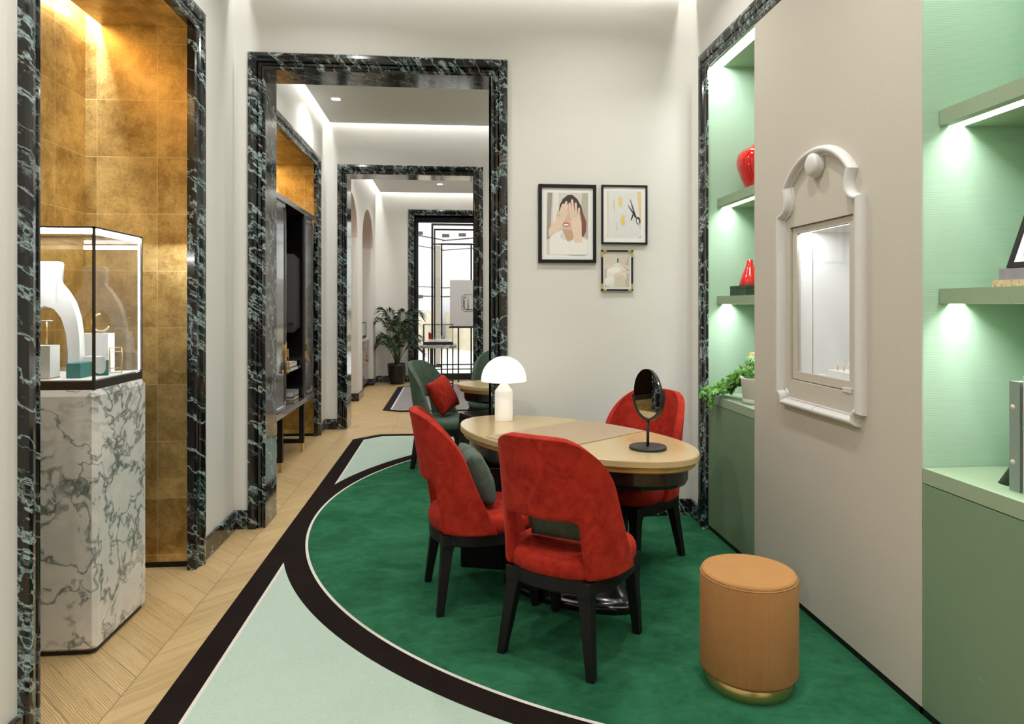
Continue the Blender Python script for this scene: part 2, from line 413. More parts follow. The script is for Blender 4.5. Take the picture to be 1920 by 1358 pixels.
# ------------------------------------------------------------------ mesh helpers
class MB:
    def __init__(self):
        self.v, self.f, self.mi, self.mats, self.cur, self.sm = [], [], [], [], 0, []
        self.smooth = False
    def mat(self, m):
        if m not in self.mats: self.mats.append(m)
        self.cur = self.mats.index(m)
        return self
    def face(self, idx):
        self.f.append(tuple(idx)); self.mi.append(self.cur); self.sm.append(self.smooth)
    def add(self, vs, fs):
        b = len(self.v)
        self.v += [tuple(p) for p in vs]
        for f in fs: self.face([b + i for i in f])
        return self
    def box(self, lo, hi):
        (a, b, c), (d, e, f) = lo, hi
        return self.add([(a, b, c), (d, b, c), (d, e, c), (a, e, c), (a, b, f), (d, b, f), (d, e, f), (a, e, f)],
                        [(3, 2, 1, 0), (4, 5, 6, 7), (0, 1, 5, 4), (1, 2, 6, 5), (2, 3, 7, 6), (3, 0, 4, 7)])
    def loft(self, rings, caps=(True, True), closed=True):
        b = len(self.v); n = len(rings[0])
        for r in rings: self.v += [tuple(p) for p in r]
        for i in range(len(rings) - 1):
            for j in range(n if closed else n - 1):
                k = (j + 1) % n
                self.face((b + i * n + j, b + i * n + k, b + (i + 1) * n + k, b + (i + 1) * n + j))
        if caps[0]: self.face([b + j for j in range(n)][::-1])
        if caps[1]: self.face([b + (len(rings) - 1) * n + j for j in range(n)])
        return self
    def prism(self, poly, z0, z1, tf=None):
        tf = tf or (lambda x, y, z: (x, y, z))
        return self.loft([[tf(x, y, z0) for x, y in poly], [tf(x, y, z1) for x, y in poly]])
    def lathe(self, prof, seg=32, c=(0, 0, 0), sx=1.0, sy=1.0, caps=(True, True), wob=0.0):
        rings = []
        for (r, z) in prof:
            rings.append([(c[0] + sx * (r + (wob if (j % 2) else 0)) * cos(2 * pi * j / seg), c[1] + sy * (r + (wob if (j % 2) else 0)) * sin(2 * pi * j / seg), c[2] + z) for j in range(seg)])
        self.smooth = True
        self.loft(rings, caps)
        self.smooth = False
        return self
    def tube(self, pts, r, seg=8, caps=True):
        pts = [Vector(p) for p in pts]
        rr = r if hasattr(r, '__len__') else [r] * len(pts)
        rings = []
        up = None
        for i, p in enumerate(pts):
            t = (pts[min(i + 1, len(pts) - 1)] - pts[max(i - 1, 0)]).normalized()
            if up is None:
                up = Vector((0, 0, 1)) if abs(t.z) < 0.9 else Vector((1, 0, 0))
            a = t.cross(up)
            if a.length < 1e-5: a = t.cross(Vector((0, 1, 0)))
            a.normalize(); b = a.cross(t).normalized(); up = b
            rings.append([p + rr[i] * (cos(2 * pi * j / seg) * a + sin(2 * pi * j / seg) * b) for j in range(seg)])
        self.smooth = True
        self.loft(rings, (caps, caps))
        self.smooth = False
        return self
    def bar(self, a, b, w, h=None):
        return self.tube([a, b], [w * 0.7071, w * 0.7071], 4) if h is None else self
    def build(self, name, mat=None, parent=None, bevel=0.0, sub=0, solid=0.0, autosmooth=False, bseg=2):
        me = bpy.data.meshes.new(name)
        me.from_pydata(self.v, [], self.f)
        if mat is not None and not self.mats: self.mats = [mat]
        for m in self.mats: me.materials.append(M[m] if isinstance(m, str) else m)
        for p, i, s in zip(me.polygons, self.mi, self.sm):
            p.material_index = i
            p.use_smooth = s or autosmooth or sub > 0
        bm = bmesh.new(); bm.from_mesh(me)
        bmesh.ops.recalc_face_normals(bm, faces=bm.faces)
        bm.to_mesh(me); bm.free()
        o = bpy.data.objects.new(name, me)
        COL.objects.link(o)
        if parent is not None: o.parent = parent
        if solid:
            s = o.modifiers.new('thickness', 'SOLIDIFY'); s.thickness = solid; s.offset = 0
        if bevel:
            b = o.modifiers.new('bevel', 'BEVEL'); b.width = bevel; b.segments = bseg; b.limit_method = 'ANGLE'; b.angle_limit = radians(40)
        if sub:
            s = o.modifiers.new('sub', 'SUBSURF'); s.levels = sub; s.render_levels = sub
        return o

def tag(o, label, cat, group=None, kind=None):
    o['label'] = label; o['category'] = cat
    if group: o['group'] = group
    if kind: o['kind'] = kind
    return o
def thing(name, label, cat, loc=(0, 0, 0), rz=0.0, group=None):
    o = bpy.data.objects.new(name, None)
    o.empty_display_size = 0.05
    COL.objects.link(o)
    o.location = loc; o.rotation_euler = (0, 0, rz)
    return tag(o, label, cat, group)
def struct(mb, name, mat, bevel=0.0):
    o = mb.build(name, mat, None, bevel)
    o['kind'] = 'structure'
    return o
def dup(root, loc, rz, label, group=None, name=None):
    r = root.copy(); COL.objects.link(r)
    r.location = loc; r.rotation_euler = (0, 0, rz); r['label'] = label
    if group: r['group'] = group
    def rec(src, dst):
        for ch in list(src.children):
            c = ch.copy(); COL.objects.link(c); c.parent = dst
            rec(ch, c)
    rec(root, r)
    return r
def ellipse(a, b, n=64, c=(0, 0)):
    return [(c[0] + a * cos(2 * pi * i / n), c[1] + b * sin(2 * pi * i / n)) for i in range(n)]
def rrect(w, d, r, n=6, c=(0, 0)):
    pts = []
    for (sx, sy, a0) in ((1, 1, 0), (-1, 1, 90), (-1, -1, 180), (1, -1, 270)):
        for k in range(n + 1):
            a = radians(a0 + 90 * k / n)
            pts.append((c[0] + sx * (w / 2 - r) + r * cos(a), c[1] + sy * (d / 2 - r) + r * sin(a)))
    return pts

# ------------------------------------------------------------------ the setting
def walls():
    # ---- floor
    struct(MB().box((-2.4, -2.3, -0.06), (2.4, 13.75, 0.0)), 'floor', 'floor')
    H = 3.98
    # ---- room one
    b = MB().box((-1.56, -2.2, 0), (-1.455, 2.45, H)).box((-1.56, 4.06, 0), (-1.455, 4.69, H)).box((-1.56, 2.45, 3.11), (-1.455, 4.06, H))
    struct(b, 'wall_left', 'wall')
    b = MB().box((1.70, 4.405, 0), (1.80, 4.69, H)).box((1.70, -2.2, 0), (1.80, 1.595, H)).box((1.70, 1.595, 3.11), (1.80, 4.405, H))
    struct(b, 'wall_right', 'wall')
    b = MB().box((-2.2, 4.69, 0), (-1.25, 4.97, H)).box((0.272, 4.69, 0), (2.2, 4.97, H)).box((-1.25, 4.69, 3.085), (0.272, 4.97, H))
    struct(b, 'wall_back', 'wall')
    struct(MB().box((-1.56, -2.32, 0), (1.8, -2.2, H)), 'wall_front', 'wall')
    # ---- room two
    b = MB().box((-1.64, 4.97, 0), (-1.53, 5.52, H)).box((-1.64, 7.95, 0), (-1.53, 8.33, H)).box((-1.64, 5.52, 3.11), (-1.53, 7.95, H))
    struct(b, 'wall_left', 'wall')
    struct(MB().box((1.95, 4.97, 0), (2.05, 8.33, H)), 'wall_right', 'wall')
    b = MB().box((-2.2, 8.33, 0), (-1.262, 8.66, H)).box((0.272, 8.33, 0), (2.2, 8.66, H)).box((-1.262, 8.33, 3.085), (0.272, 8.66, H))
    struct(b, 'wall_back', 'wall')
    # ---- room three: left wall with two arched alcoves
    b = MB().mat('wall')
    X = -1.46
    arcs = [(9.17, 10.73), (11.28, 12.80)]
    zs, zt = 2.55, 3.16
    def arch_pts(y0, y1, n=24):
        return [((y0 + y1) / 2 - (y1 - y0) / 2 * cos(pi * k / n), zs + (zt - zs) * sin(pi * k / n)) for k in range(n + 1)]
    for (ya, yb) in ((8.66, 9.17), (10.73, 11.28), (12.80, 13.33)):
        b.box((X - 0.5, ya, 0), (X, yb, H))
    for (y0, y1) in arcs:
        pts = arch_pts(y0, y1)
        for (p, q) in zip(pts, pts[1:]):
            b.add([(X, p[0], p[1]), (X, q[0], q[1]), (X, q[0], H), (X, p[0], H)], [(0, 1, 2, 3)])
            b.mat('pink').add([(X, p[0], p[1]), (X, q[0], q[1]), (X - .5, q[0], q[1]), (X - .5, p[0], p[1])], [(0, 1, 2, 3)]); b.mat('wall')
    o = b.mat('wall').build('wall_left', None); o['kind'] = 'structure'
    struct(MB().box((X - 0.62, 8.66, 0), (X - 0.5, 13.33, H)), 'wall_alcove', 'pink')
    struct(MB().box((2.2, 8.66, 0), (2.3, 13.33, H)), 'wall_right', 'wall')
    b = MB().box((-2.2, 13.33, 0), (-0.73, 13.72, H)).box((0.75, 13.33, 0), (2.4, 13.72, H)).box((-0.73, 13.33, 3.25), (0.75, 13.72, H))
    struct(b, 'wall_back', 'wall')
    # ---- ceilings: slab above, dropped panel with cove gap below it
    for (x0, x1, y0, y1) in ROOMS:
        struct(MB().box((x0 - 0.1, y0 - .02, H), (x1 + 0.1, y1 + .02, H + 0.08)), 'ceiling', 'ceiling')
        g = 0.085
        struct(MB().box((x0 + g, y0 + g, CEIL), (x1 - g, y1 - g, CEIL + 0.03)), 'ceiling', 'ceiling')

PROF = [(0.0, 0.006), (0.010, 0.014), (0.020, 0.014), (0.024, 0.006), (0.030, 0.012), (0.044, 0.016), (0.050, 0.008), (0.055, 0.022), (0.066, 0.030), (0.085, 0.034), (0.104, 0.032), (0.112, 0.024), (0.114, 0.0)]
def casing(name, p0, p1, ztop, mp, ret=None, prof=PROF, base_seam=True):
    """moulded stone surround of an opening p0..p1 (along the wall) up to ztop; mp(along, height, outward) -> world"""
    b = MB()
    pr = list(prof)
    if ret is not None: pr = [(0.0, -ret)] + pr
    rows = [[mp(p0 - s, 0.0, d), mp(p0 - s, ztop + s, d), mp(p1 + s, ztop + s, d), mp(p1 + s, 0.0, d)] for s, d in pr]
    for r, q in zip(rows, rows[1:]):
        for k in range(3):
            b.add([r[k], r[k + 1], q[k + 1], q[k]], [(0, 1, 2, 3)])
    o = b.build(name, 'marble')
    o['kind'] = 'structure'
    return o

def trims():
    backm = lambda Y: (lambda a, z, d: (a, Y - d, z))
    casing('trim_1', -1.248, 0.272, 3.083, backm(4.69), 0.285)
    casing('trim_2', -1.26, 0.272, 3.083, backm(8.33), 0.335)
    casing('trim_3', -0.73, 0.75, 3.25, backm(13.33), 0.36)
    casing('trim_4', 2.53, 3.975, 3.083, lambda a, z, d: (-1.455 + d, a, z), 0.035)
    casing('trim_5', 5.575, 7.885, 3.083, lambda a, z, d: (-1.53 + d, a, z), 0.035)
    casing('trim_6', 1.63, 4.37, 3.083, lambda a, z, d: (1.70 - d, a, z), 0.0)
    casing('trim_7', -0.75, 0.75, 2.6, lambda a, z, d: (a, -2.2 + d, z), 0.0)
    struct(MB().box((-0.75, -2.2, 0), (-0.005, -2.185, 2.6)).box((0.005, -2.2, 0), (0.75, -2.185, 2.6)), 'door_2', 'black_lacquer')
    def bb(name, lo, hi): struct(MB().box(lo, hi), name, 'marble', 0.006)
    t, h = 0.022, 0.125
    bb('baseboard_left', (-1.455, -2.2, 0), (-1.455 + t, 2.416, h))
    bb('baseboard_left', (-1.455, 4.089, 0), (-1.455 + t, 4.69 - t, h))
    bb('baseboard_back', (-1.455, 4.69 - t, 0), (-1.362, 4.69, h))
    bb('baseboard_back', (0.386, 4.69 - t, 0), (1.70 - t, 4.69, h))
    bb('baseboard_right', (1.70 - t, 4.484, 0), (1.70, 4.69, h))
    bb('baseboard_right', (1.70 - t, -2.2, 0), (1.70, 1.516, h))
    bb('baseboard_front', (-1.433, -2.2, 0), (-0.865, -2.2 + t, h))
    bb('baseboard_front', (0.865, -2.2, 0), (1.678, -2.2 + t, h))
    bb('baseboard_left', (-1.53, 4.97, 0), (-1.53 + t, 5.461, h))
    bb('baseboard_left', (-1.53, 7.999, 0), (-1.53 + t, 8.33 - t, h))
    bb('baseboard_back', (-1.53, 8.33 - t, 0), (-1.374, 8.33, h))
    bb('baseboard_back', (0.386, 8.33 - t, 0), (1.95, 8.33, h))
    # room three: along the piers, turning the alcove corner
    for (ya, yb) in ((8.66, 9.17), (10.73, 11.28), (12.80, 13.33 - t)):
        b = MB().box((-1.46, ya - (t if ya > 9 else 0), 0), (-1.46 + t, yb, h))
        if ya > 9: b.box((-1.9, ya - t, 0), (-1.46, ya, h))
        struct(b, 'baseboard_left', 'marble', 0.006)
    bb('baseboard_back', (-1.46 + t, 13.33 - t, 0), (-0.844, 13.33, h))
    bb('baseboard_back', (0.864, 13.33 - t, 0), (2.2, 13.33, h))

def niches():
    # gold leaf recesses on the left (room one and room two)
    for (x, xb, y0, y1) in ((-1.462, -2.07, 2.47, 4.04), (-1.54, -2.12, 5.54, 7.93)):
        b = MB()
        b.box((xb - 0.02, y0 - .02, 0.028), (xb, y1 + .02, H_N))
        b.box((xb, y1, 0.028), (x, y1 + 0.018, H_N))
        b.box((xb, y0 - 0.018, 0.028), (x, y0, H_N))
        b.box((xb + 0.085, y0, 3.092), (x - 0.02, y1, 3.106))
        struct(b, 'wall_niche', 'gold')
        p = MB().box((xb, y1 - 0.006, 0), (x, y1 + 0.01, 0.028)).box((xb, y0 - .01, 0), (x, y0 + .006, 0.028)).box((xb - .01, y0, 0), (xb + .006, y1, 0.028))
        struct(p, 'baseboard_niche', 'black_wood')
        c = MB().box((xb - 0.02, y0 - 0.02, H_N), (xb + 0.16, y1 + 0.02, H_N + 0.02)).box((xb + 0.14, y0, 3.106), (xb + 0.16, y1, H_N))
        struct(c, 'ceiling_niche', 'gold')
        l = struct(MB().box((xb + 0.095, y0 + 0.03, 3.108), (xb + 0.125, y1 - 0.03, 3.118)), 'trim_led', 'led')
        area('niche_lamp', (xb + 0.06, (y0 + y1) / 2, H_N - 0.012), (0, 0, 0), 0.05, (y1 - y0) - 0.1, 40 * (y1 - y0), (1, 0.97, 0.90))
    # green recess on the right
    x, xb = 1.70, 2.10
    for (y0, y1) in ((3.685, 4.385), (1.615, 2.315)):
        b = MB().box((xb, y0 - 0.018, 0), (xb + 0.02, y1 + 0.018, 3.12))
        b.box((x + (0.001 if y1 > 4 else 0.003), y1, 0), (xb, y1 + 0.018, 3.12)).box((x + 0.003, y0 - 0.018, 0), (xb, y0, 3.12))
        struct(b, 'wall_niche', 'green_wall')
        c = MB().box((x + 0.004, y0, 3.092), (x + 0.03, y1, 3.13)).box((x + 0.106, y0, 3.092), (xb, y1, 3.13)).box((x + 0.03, y0, 3.122), (x + .106, y1, 3.135))
        struct(c, 'ceiling_niche', 'green_shelf')
        struct(MB().box((x + 0.032, y0 + .004, 3.103), (x + 0.104, y1 - .004, 3.110)), 'trim_led', 'led')
    # beige middle panel with the opening of the show window, black plinth line under everything
    X0, X1, Y0, Y1 = 1.70, 2.10, 2.335, 3.665
    oy0, oy1, oz0, oz1 = 2.742, 3.28, 1.125, 1.889
    b = MB().box((X0, Y0, 0.04), (X0 + .02, oy0, 3.083)).box((X0, oy1, 0.04), (X0 + .02, Y1, 3.083)).box((X0, oy0, 0.04), (X0 + .02, oy1, oz0)).box((X0, oy0, oz1), (X0 + .02, oy1, 3.083))
    b.box((X0 + .02, Y0, 0.04), (X1, Y0 + .02, 3.083)).box((X0 + .02, Y1 - .02, 0.04), (X1, Y1, 3.083)).box((X0 + .0, Y0 - .018, .04), (X0 + .02, Y0, 3.083)).box((X0 + .0, Y1, .04), (X0 + .02, Y1 + .018, 3.083))
    struct(b, 'wall_panel', 'panel')
    struct(MB().box((1.703, 1.62, 0), (1.72, 4.37, 0.04)), 'baseboard_niche', 'black_wood')
H_N = 3.30
walls(); trims(); niches()

# ------------------------------------------------------------------ rugs
def rugs():
    t = 0.011
    poly = [(-1.09, 1.84), (1.7025, 1.84), (1.7025, 4.368), (1.664, 4.372), (1.664, 4.488), (1.6765, 4.49), (1.6765, 4.6665), (0.389, 4.6665), (0.389, 4.654), (0.270, 4.654), (0.270, 5.0), (1.90, 5.0), (1.90, 7.90), (-0.825, 7.90), (-1.09, 7.63)]
    o = MB().prism(poly, 0.0005, t).build('rug', 'rug')
    tag(o, 'large pale green rug with a deep green circle, black bands and cream piping', 'rug')
    poly = [(-0.73, 9.58), (1.6, 9.58), (1.6, 12.72), (-0.675, 12.72), (-0.975, 12.42), (-0.975, 9.745)]
    o = MB().prism(poly, 0.0005, t).build('rug', 'rug_grey')
    tag(o, 'grey rug with a black border and cut corners in the furthest room', 'rug')
rugs()
RUG = 0.011

# ------------------------------------------------------------------ chairs and cushions
def seat_outline(k=1.0, a=0.25, b0=0.255, b1=0.262, n=44):
    pts = []
    for i in range(n):
        t = 2 * pi * i / n
        c, s = cos(t), sin(t)
        e = 2 / 3.4 if s > 0 else 2 / 2.5
        pts.append((k * a * math.copysign(abs(c) ** e, c), k * (b1 if s > 0 else b0) * math.copysign(abs(s) ** e, s)))
    return pts

def make_chair(name, label, up, loc, rz, group):
    root = thing(name, label, 'chair', loc, rz, group)
    b = MB(); b.smooth = True
    rings = []
    for k, z in ((0.94, 0.372), (1.0, 0.384), (1.012, 0.41), (1.0, 0.434), (0.965, 0.450), (0.87, 0.459), (0.55, 0.464)):
        rings.append([(x, y, z) for x, y in seat_outline(k)])
    b.loft(rings)
    b.build('seat', up, root)
    a = MB()
    a.loft([[(x, y, z) for x, y in seat_outline(k, n=64)] for k, z in ((0.90, 0.322), (0.985, 0.322), (0.992, 0.327), (0.992, 0.380), (0.9, 0.380))])
    a.build('seat_frame', 'black_wood', root, autosmooth=False)
    for sx in (-1, 1):
        for sy, ty, fy in ((-1, -0.190, -0.236), (1, 0.205, 0.238)):
            tx, fx = (0.165, 0.212) if sy < 0 else (0.190, 0.212)
            rings = []
            for z, w, k in ((0.374, 0.036, 0.0), (0.325, 0.035, 0.04), (0.300, 0.028, 0.14), (0.26, 0.0262, 0.26), (0.0, 0.0175, 1.0)):
                cx, cy = sx * (tx + (fx - tx) * k), ty + (fy - ty) * k
                rings.append([(cx - w, cy - w, z), (cx + w, cy - w, z), (cx + w, cy + w, z), (cx - w, cy + w, z)])
            MB().loft(rings).build('leg', 'black_wood', root, 0.004)
    # wrap-round backrest with a cut-out at its foot
    ts = [-1, -0.985, -0.94, -0.86, -0.75, -0.62, -0.47, -0.42, -0.22, 0, 0.22, 0.42, 0.47, 0.62, 0.75, 0.86, 0.94, 0.985, 1]
    zs = [0.380, 0.395, 0.43, 0.48, 0.54, 0.59, 0.622, 0.65, 0.70, 0.75, 0.80, 0.845, 0.885, 0.918, 0.942, 0.957, 0.962]
    vid, b = {}, MB()
    for j in range(len(zs)):
        for i, t in enumerate(ts):
            q = max(0.0, (abs(t) - 0.22) / 0.78)
            top = 0.966 - 0.235 * (1 - sqrt(max(0.0, 1 - q ** 2.3)))
            z = zs[j] if j < 6 else 0.59 + (top - 0.59) * (zs[j] - 0.59) / (0.962 - 0.59)
            if j == 6 and abs(t) < 0.43: z = 0.622
            s = max(0, (z - 0.338) / 0.628)
            f = t * radians(99 - 30 * s ** 0.9)
            A, B = 0.262 - 0.012 * s, 0.262 * (1 - 0.10 * s)
            x = A * math.copysign(abs(sin(f)) ** 0.92, f)
            y = -B * math.copysign(abs(cos(f)) ** 0.85, cos(f)) - 0.105 * s ** 1.35
            vid[i, j] = len(b.v); b.v.append((x, y, z))
    for j in range(len(zs) - 1):
        for i in range(len(ts) - 1):
            mid = (ts[i] + ts[i + 1]) / 2
            hole = abs(mid) < 0.42 and zs[j + 1] <= 0.6225
            if not hole:
                b.face((vid[i, j], vid[i + 1, j], vid[i + 1, j + 1], vid[i, j + 1]))
    used = sorted({k for f in b.f for k in f}); remap = {k: n for n, k in enumerate(used)}
    b.v = [b.v[k] for k in used]; b.f = [tuple(remap[k] for k in f) for f in b.f]
    b.build('backrest', up, root, solid=0.042, sub=2)
    return root

GR = 'red velvet chairs round the oval table'
RA = radians
chair0 = make_chair('dining_chair', 'red velvet chair seen from behind, a green cushion showing through its back opening', 'red_velvet', (0.527, 2.955, RUG), RA(-37.7), GR)
dup(chair0, (0.140, 3.510, RUG), RA(-80.2), 'red velvet chair seen side-on with a dark green cushion leaning on its back', GR)
dup(chair0, (1.045, 3.934, RUG), RA(129.7), 'red velvet chair beyond the oval table, by the picture wall', GR)
GG = 'green velvet chairs round the further table'
chg = make_chair('dining_chair', 'green velvet chair with a red cushion on its seat', 'green_velvet', (-0.055, 6.30, RUG), RA(-114), GG)
dup(chg, (0.455, 7.46, RUG), RA(164), 'green velvet chair half hidden by the white lamp, behind the further table', GG)

def cushion(label, mat, size, th, M4, seed=1):
    rnd = random.Random(seed)
    n = 16
    b = MB(); b.smooth = True
    idx = {}
    for side in (1, -1):
        for i in range(n + 1):
            for j in range(n + 1):
                u, v = -1 + 2 * i / n, -1 + 2 * j / n
                e = (1 - abs(u) ** 2.6) * (1 - abs(v) ** 2.6)
                h = th * 0.5 * max(0, e) ** 0.42
                pinch = 1 - 0.06 * (1 - abs(u) ** 2) * (abs(v) ** 6) - 0.0
                pu = u * (1 - 0.07 * (1 - v * v) * abs(u) ** 5)
                pv = v * (1 - 0.07 * (1 - u * u) * abs(v) ** 5)
                w = 0.004 * sin(9 * u + 3 * v + seed) * sin(5 * v - 4 * u + 2 * seed) * max(0, e)
                edge = abs(u) == 1 or abs(v) == 1
                if edge and side == -1:
                    idx[side, i, j] = idx[1, i, j]
                    continue
                p = M4 @ Vector((pu * size / 2, side * h + (0 if edge else w), pv * size / 2))
                idx[side, i, j] = len(b.v); b.v.append(tuple(p))
    for side in (1, -1):
        for i in range(n):
            for j in range(n):
                b.face((idx[side, i, j], idx[side, i + 1, j], idx[side, i + 1, j + 1], idx[side, i, j + 1]))
    o = b.build('cushion', mat, None)
    return tag(o, label, 'cushion', 'cushions on the chairs')

def on_chair(loc, rz, dy, z, tilt, rx=0.0, dx=0.0, spin=0.0):
    # cushion centre: dy behind the seat centre, leaning back by tilt
    return Matrix.Translation((loc[0], loc[1], RUG)) @ Matrix.Rotation(rz, 4, 'Z') @ Matrix.Translation((dx, dy, z)) @ Matrix.Rotation(spin, 4, 'Z') @ Matrix.Rotation(tilt, 4, 'X') @ Matrix.Rotation(rx, 4, 'Y')
cushion('dark green cushion on the side-on red chair', 'green_linen', 0.29, 0.13, on_chair((0.153, 3.512), RA(-80.2), -0.030, 0.622, RA(24), RA(4), 0.01), 1)
cushion('dark green cushion seen only through the opening of a red chair back', 'green_linen', 0.36, 0.12, on_chair((0.527, 2.955), RA(-37.7), -0.115, 0.646, RA(17), RA(-3)), 2)
cushion('red cushion on the green chair seat', 'red_velvet', 0.33, 0.14, on_chair((-0.055, 6.30), RA(-114), -0.030, 0.657, RA(26), RA(13), 0.0, RA(-10)), 3)

# ------------------------------------------------------------------ oval tables
def make_table(label, loc, rz):
    t = thing('oval_table', label, 'table', loc, rz, 'oval tables with gold lacquered tops')
    a, b_ = 0.822, 0.436
    def ell(da, z): return [(x, y, z) for x, y in ellipse(a - da, b_ - da, 96)]
    m = MB(); m.smooth = False
    m.mat('table_top').loft([ell(0.006, 0.712), ell(0.0, 0.718), ell(0.0, 0.745), ell(0.004, 0.7505)], (True, True))
    m.build('tabletop', None, t)
    MB().loft([ell(0.03, 0.682), ell(0.022, 0.688), ell(0.022, 0.712)]).build('top_edge', 'table_edge', t)
    MB().loft([ell(0.085, 0.590), ell(0.070, 0.596), ell(0.060, 0.615), ell(0.058, 0.682)]).build('apron', 'black_lacquer', t)
    m = MB()
    def turn(mb):
        c, q = cos(RA(15)), sin(RA(15))
        mb.v = [(c * x - q * y + 0.259, q * x + c * y - 0.254 + 0.07 * min(1, z / .19) * (0 if z < .07 else 1), z) for x, y, z in mb.v]
        return mb
    m.lathe([(1.0, 0.10), (1.0, 0.59)], 48, (0, 0, 0), 0.165, 0.085)
    turn(m).build('pedestal', 'black_lacquer', t)
    m = MB()
    m.lathe([(0.98, 0.0), (1.0, 0.006), (1.0, 0.030), (0.97, 0.040), (0.90, 0.043), (0.885, 0.050), (0.80, 0.066), (0.62, 0.105), (0.50, 0.15), (0.44, 0.19)], 72, (0, 0, 0), 0.385, 0.192)
    turn(m).build('foot', 'black_lacquer', t)
    return t
TBL, TA = (0.657, 3.829), RA(-53)
make_table('oval table with a shiny gold top carrying a lamp and a round mirror', (TBL[0], TBL[1], RUG), TA)
make_table('further oval table with a gold top, beyond the doorway', (0.87, 6.30, RUG), RA(-8))
TZ = RUG + 0.7505 - 0.0
def desk_mat():
    a, b_ = 0.80, 0.415
    w = 0.248
    n = 14
    xs = [-w + 2 * w * k / n for k in range(n + 1)]
    top = [(x, b_ * sqrt(1 - (x / a) ** 2)) for x in xs]
    poly = [(x, -y) for x, y in top] + top[::-1]
    ca, sa = cos(TA), sin(TA)
    o = MB().prism(poly, 0, 0.004, lambda x, y, z: (TBL[0] + ca * x - sa * y, TBL[1] + sa * x + ca * y, TZ + z)).build('desk_mat', 'mat')
    tag(o, 'beige leather mat laid across the middle of the oval table', 'mat')
desk_mat()

def low_box(label, loc, rz, w, d, h, ribs):
    t = thing('storage_box', label, 'storage box', loc, rz)
    MB().box((0, 0, 0.0), (w, d, h - 0.03)).build('body', 'black_wood', t, 0.004)
    MB().prism(rrect(w + 0.012, d + 0.012, 0.03, 1, (w / 2, d / 2)), h - 0.03, h).build('lid', 'black_lacquer', t, 0.003)
    if ribs:
        m = MB(); n = 24
        for k in range(n): m.box((0.004 + (w - .008) * k / n, -0.004, 0.01), (0.004 + (w - .008) * (k + 0.55) / n, 0.001, h - 0.032))
        m.build('front_ribs', 'black_wood', t)
    return t
low_box('black ribbed box under the lamp end of the oval table', (0.050, 3.862, RUG), RA(-16), 0.25, 0.27, 0.572, True)
low_box('plain black box standing in front of the green chair with the red cushion', (0.062, 5.94, RUG), RA(-62.5), 0.42, 0.36, 0.55, False)

# ------------------------------------------------------------------ things on the near table
def table_lamp():
    t = thing('table_lamp', 'white mushroom table lamp with a glowing dome shade', 'lamp', (0.333, 4.338, TZ))
    MB().lathe([(0.056, 0), (0.058, 0.003), (0.058, 0.186), (0.056, 0.190), (0.020, 0.236), (0.016, 0.238)], 48).build('base', 'lamp_glow', t)
    r, z0 = 0.146, 0.250
    prof = [(r - 0.004, z0), (r, z0)] + [(r * cos(k * pi / 36), z0 + 0.004 + 0.155 * sin(k * pi / 36)) for k in range(0, 18)] + [(0.004, z0 + 0.159)]
    MB().lathe(prof, 56, caps=(True, True)).build('shade', glow('opal_shade_lit', (1.0, 0.99, 0.96), 0.62), t)
    MB().lathe([(0.012, 0.236), (0.012, 0.252)], 16).build('neck', 'white', t)
table_lamp()

def round_mirror():
    t = thing('table_mirror', 'round cosmetic mirror on a black stand on the oval table', 'mirror', (1.003, 3.402, TZ), RA(-38))
    MB().lathe([(0.092, 0), (0.095, 0.002), (0.095, 0.014), (0.092, 0.016)], 48).build('base', 'black_metal', t)
    MB().tube([(0, 0, 0.014), (0, 0, 0.152)], 0.0075, 12).build('stem', 'black_metal', t)
    # the mirror turns in a U-shaped yoke; local x = across the mirror, local y = its facing
    tw = Matrix.Rotation(RA(-36), 4, 'Z')
    R, zc = 0.126, 0.284
    m = MB(); rings = []
    for k in range(0, 45):
        a = radians(188 + 4.2 * k)
        for_r = []
        for (dr, dy) in ((0.0, -0.013), (0.007, -0.013), (0.007, 0.013), (0.0, 0.013)):
            p = tw @ Vector(((R + 0.004 + dr) * cos(a), dy, zc + (R + 0.004 + dr) * sin(a)))
            for_r.append(tuple(p))
        rings.append(for_r)
    m.loft(rings).build('yoke', 'black_metal', t)
    def disc(r, y0, y1):
        d = MB()
        d.loft([[tuple(tw @ Vector((r * cos(2 * pi * k / 64), y, zc + r * sin(2 * pi * k / 64)))) for k in range(64)] for y in (y0, y1)])
        return d
    disc(R, -0.005, 0.006).build('mirror_back', 'black_metal', t)
    disc(R - 0.002, -0.0075, -0.0052).build('mirror_glass', 'mirror', t)
round_mirror()

def stool():
    t = thing('round_stool', 'round orange corduroy stool with a brass base by the wall', 'stool', (1.168, 2.585, RUG))
    MB().lathe([(0.163, 0), (0.165, 0.003), (0.165, 0.062)], 64).build('base', 'brass', t)
    prof = [(0.174, 0.057), (0.1815, 0.060), (0.1825, 0.068), (0.1825, 0.420), (0.180, 0.426)]
    MB().lathe(prof, 400, wob=0.0030).build('body', 'corduroy', t)
    m = MB(); m.smooth = True
    m.lathe([(0.180, 0.425), (0.1800, 0.434), (0.1765, 0.4405), (0.165, 0.444), (0.10, 0.4475), (0.02, 0.4485)], 96)
    m.build('cushion_top', 'corduroy', t)
    pts = [(0.181 * cos(2 * pi * k / 72), 0.181 * sin(2 * pi * k / 72), 0.4265) for k in range(73)]
    MB().tube(pts, 0.0035, 6).build('piping', 'corduroy', t)
stool()

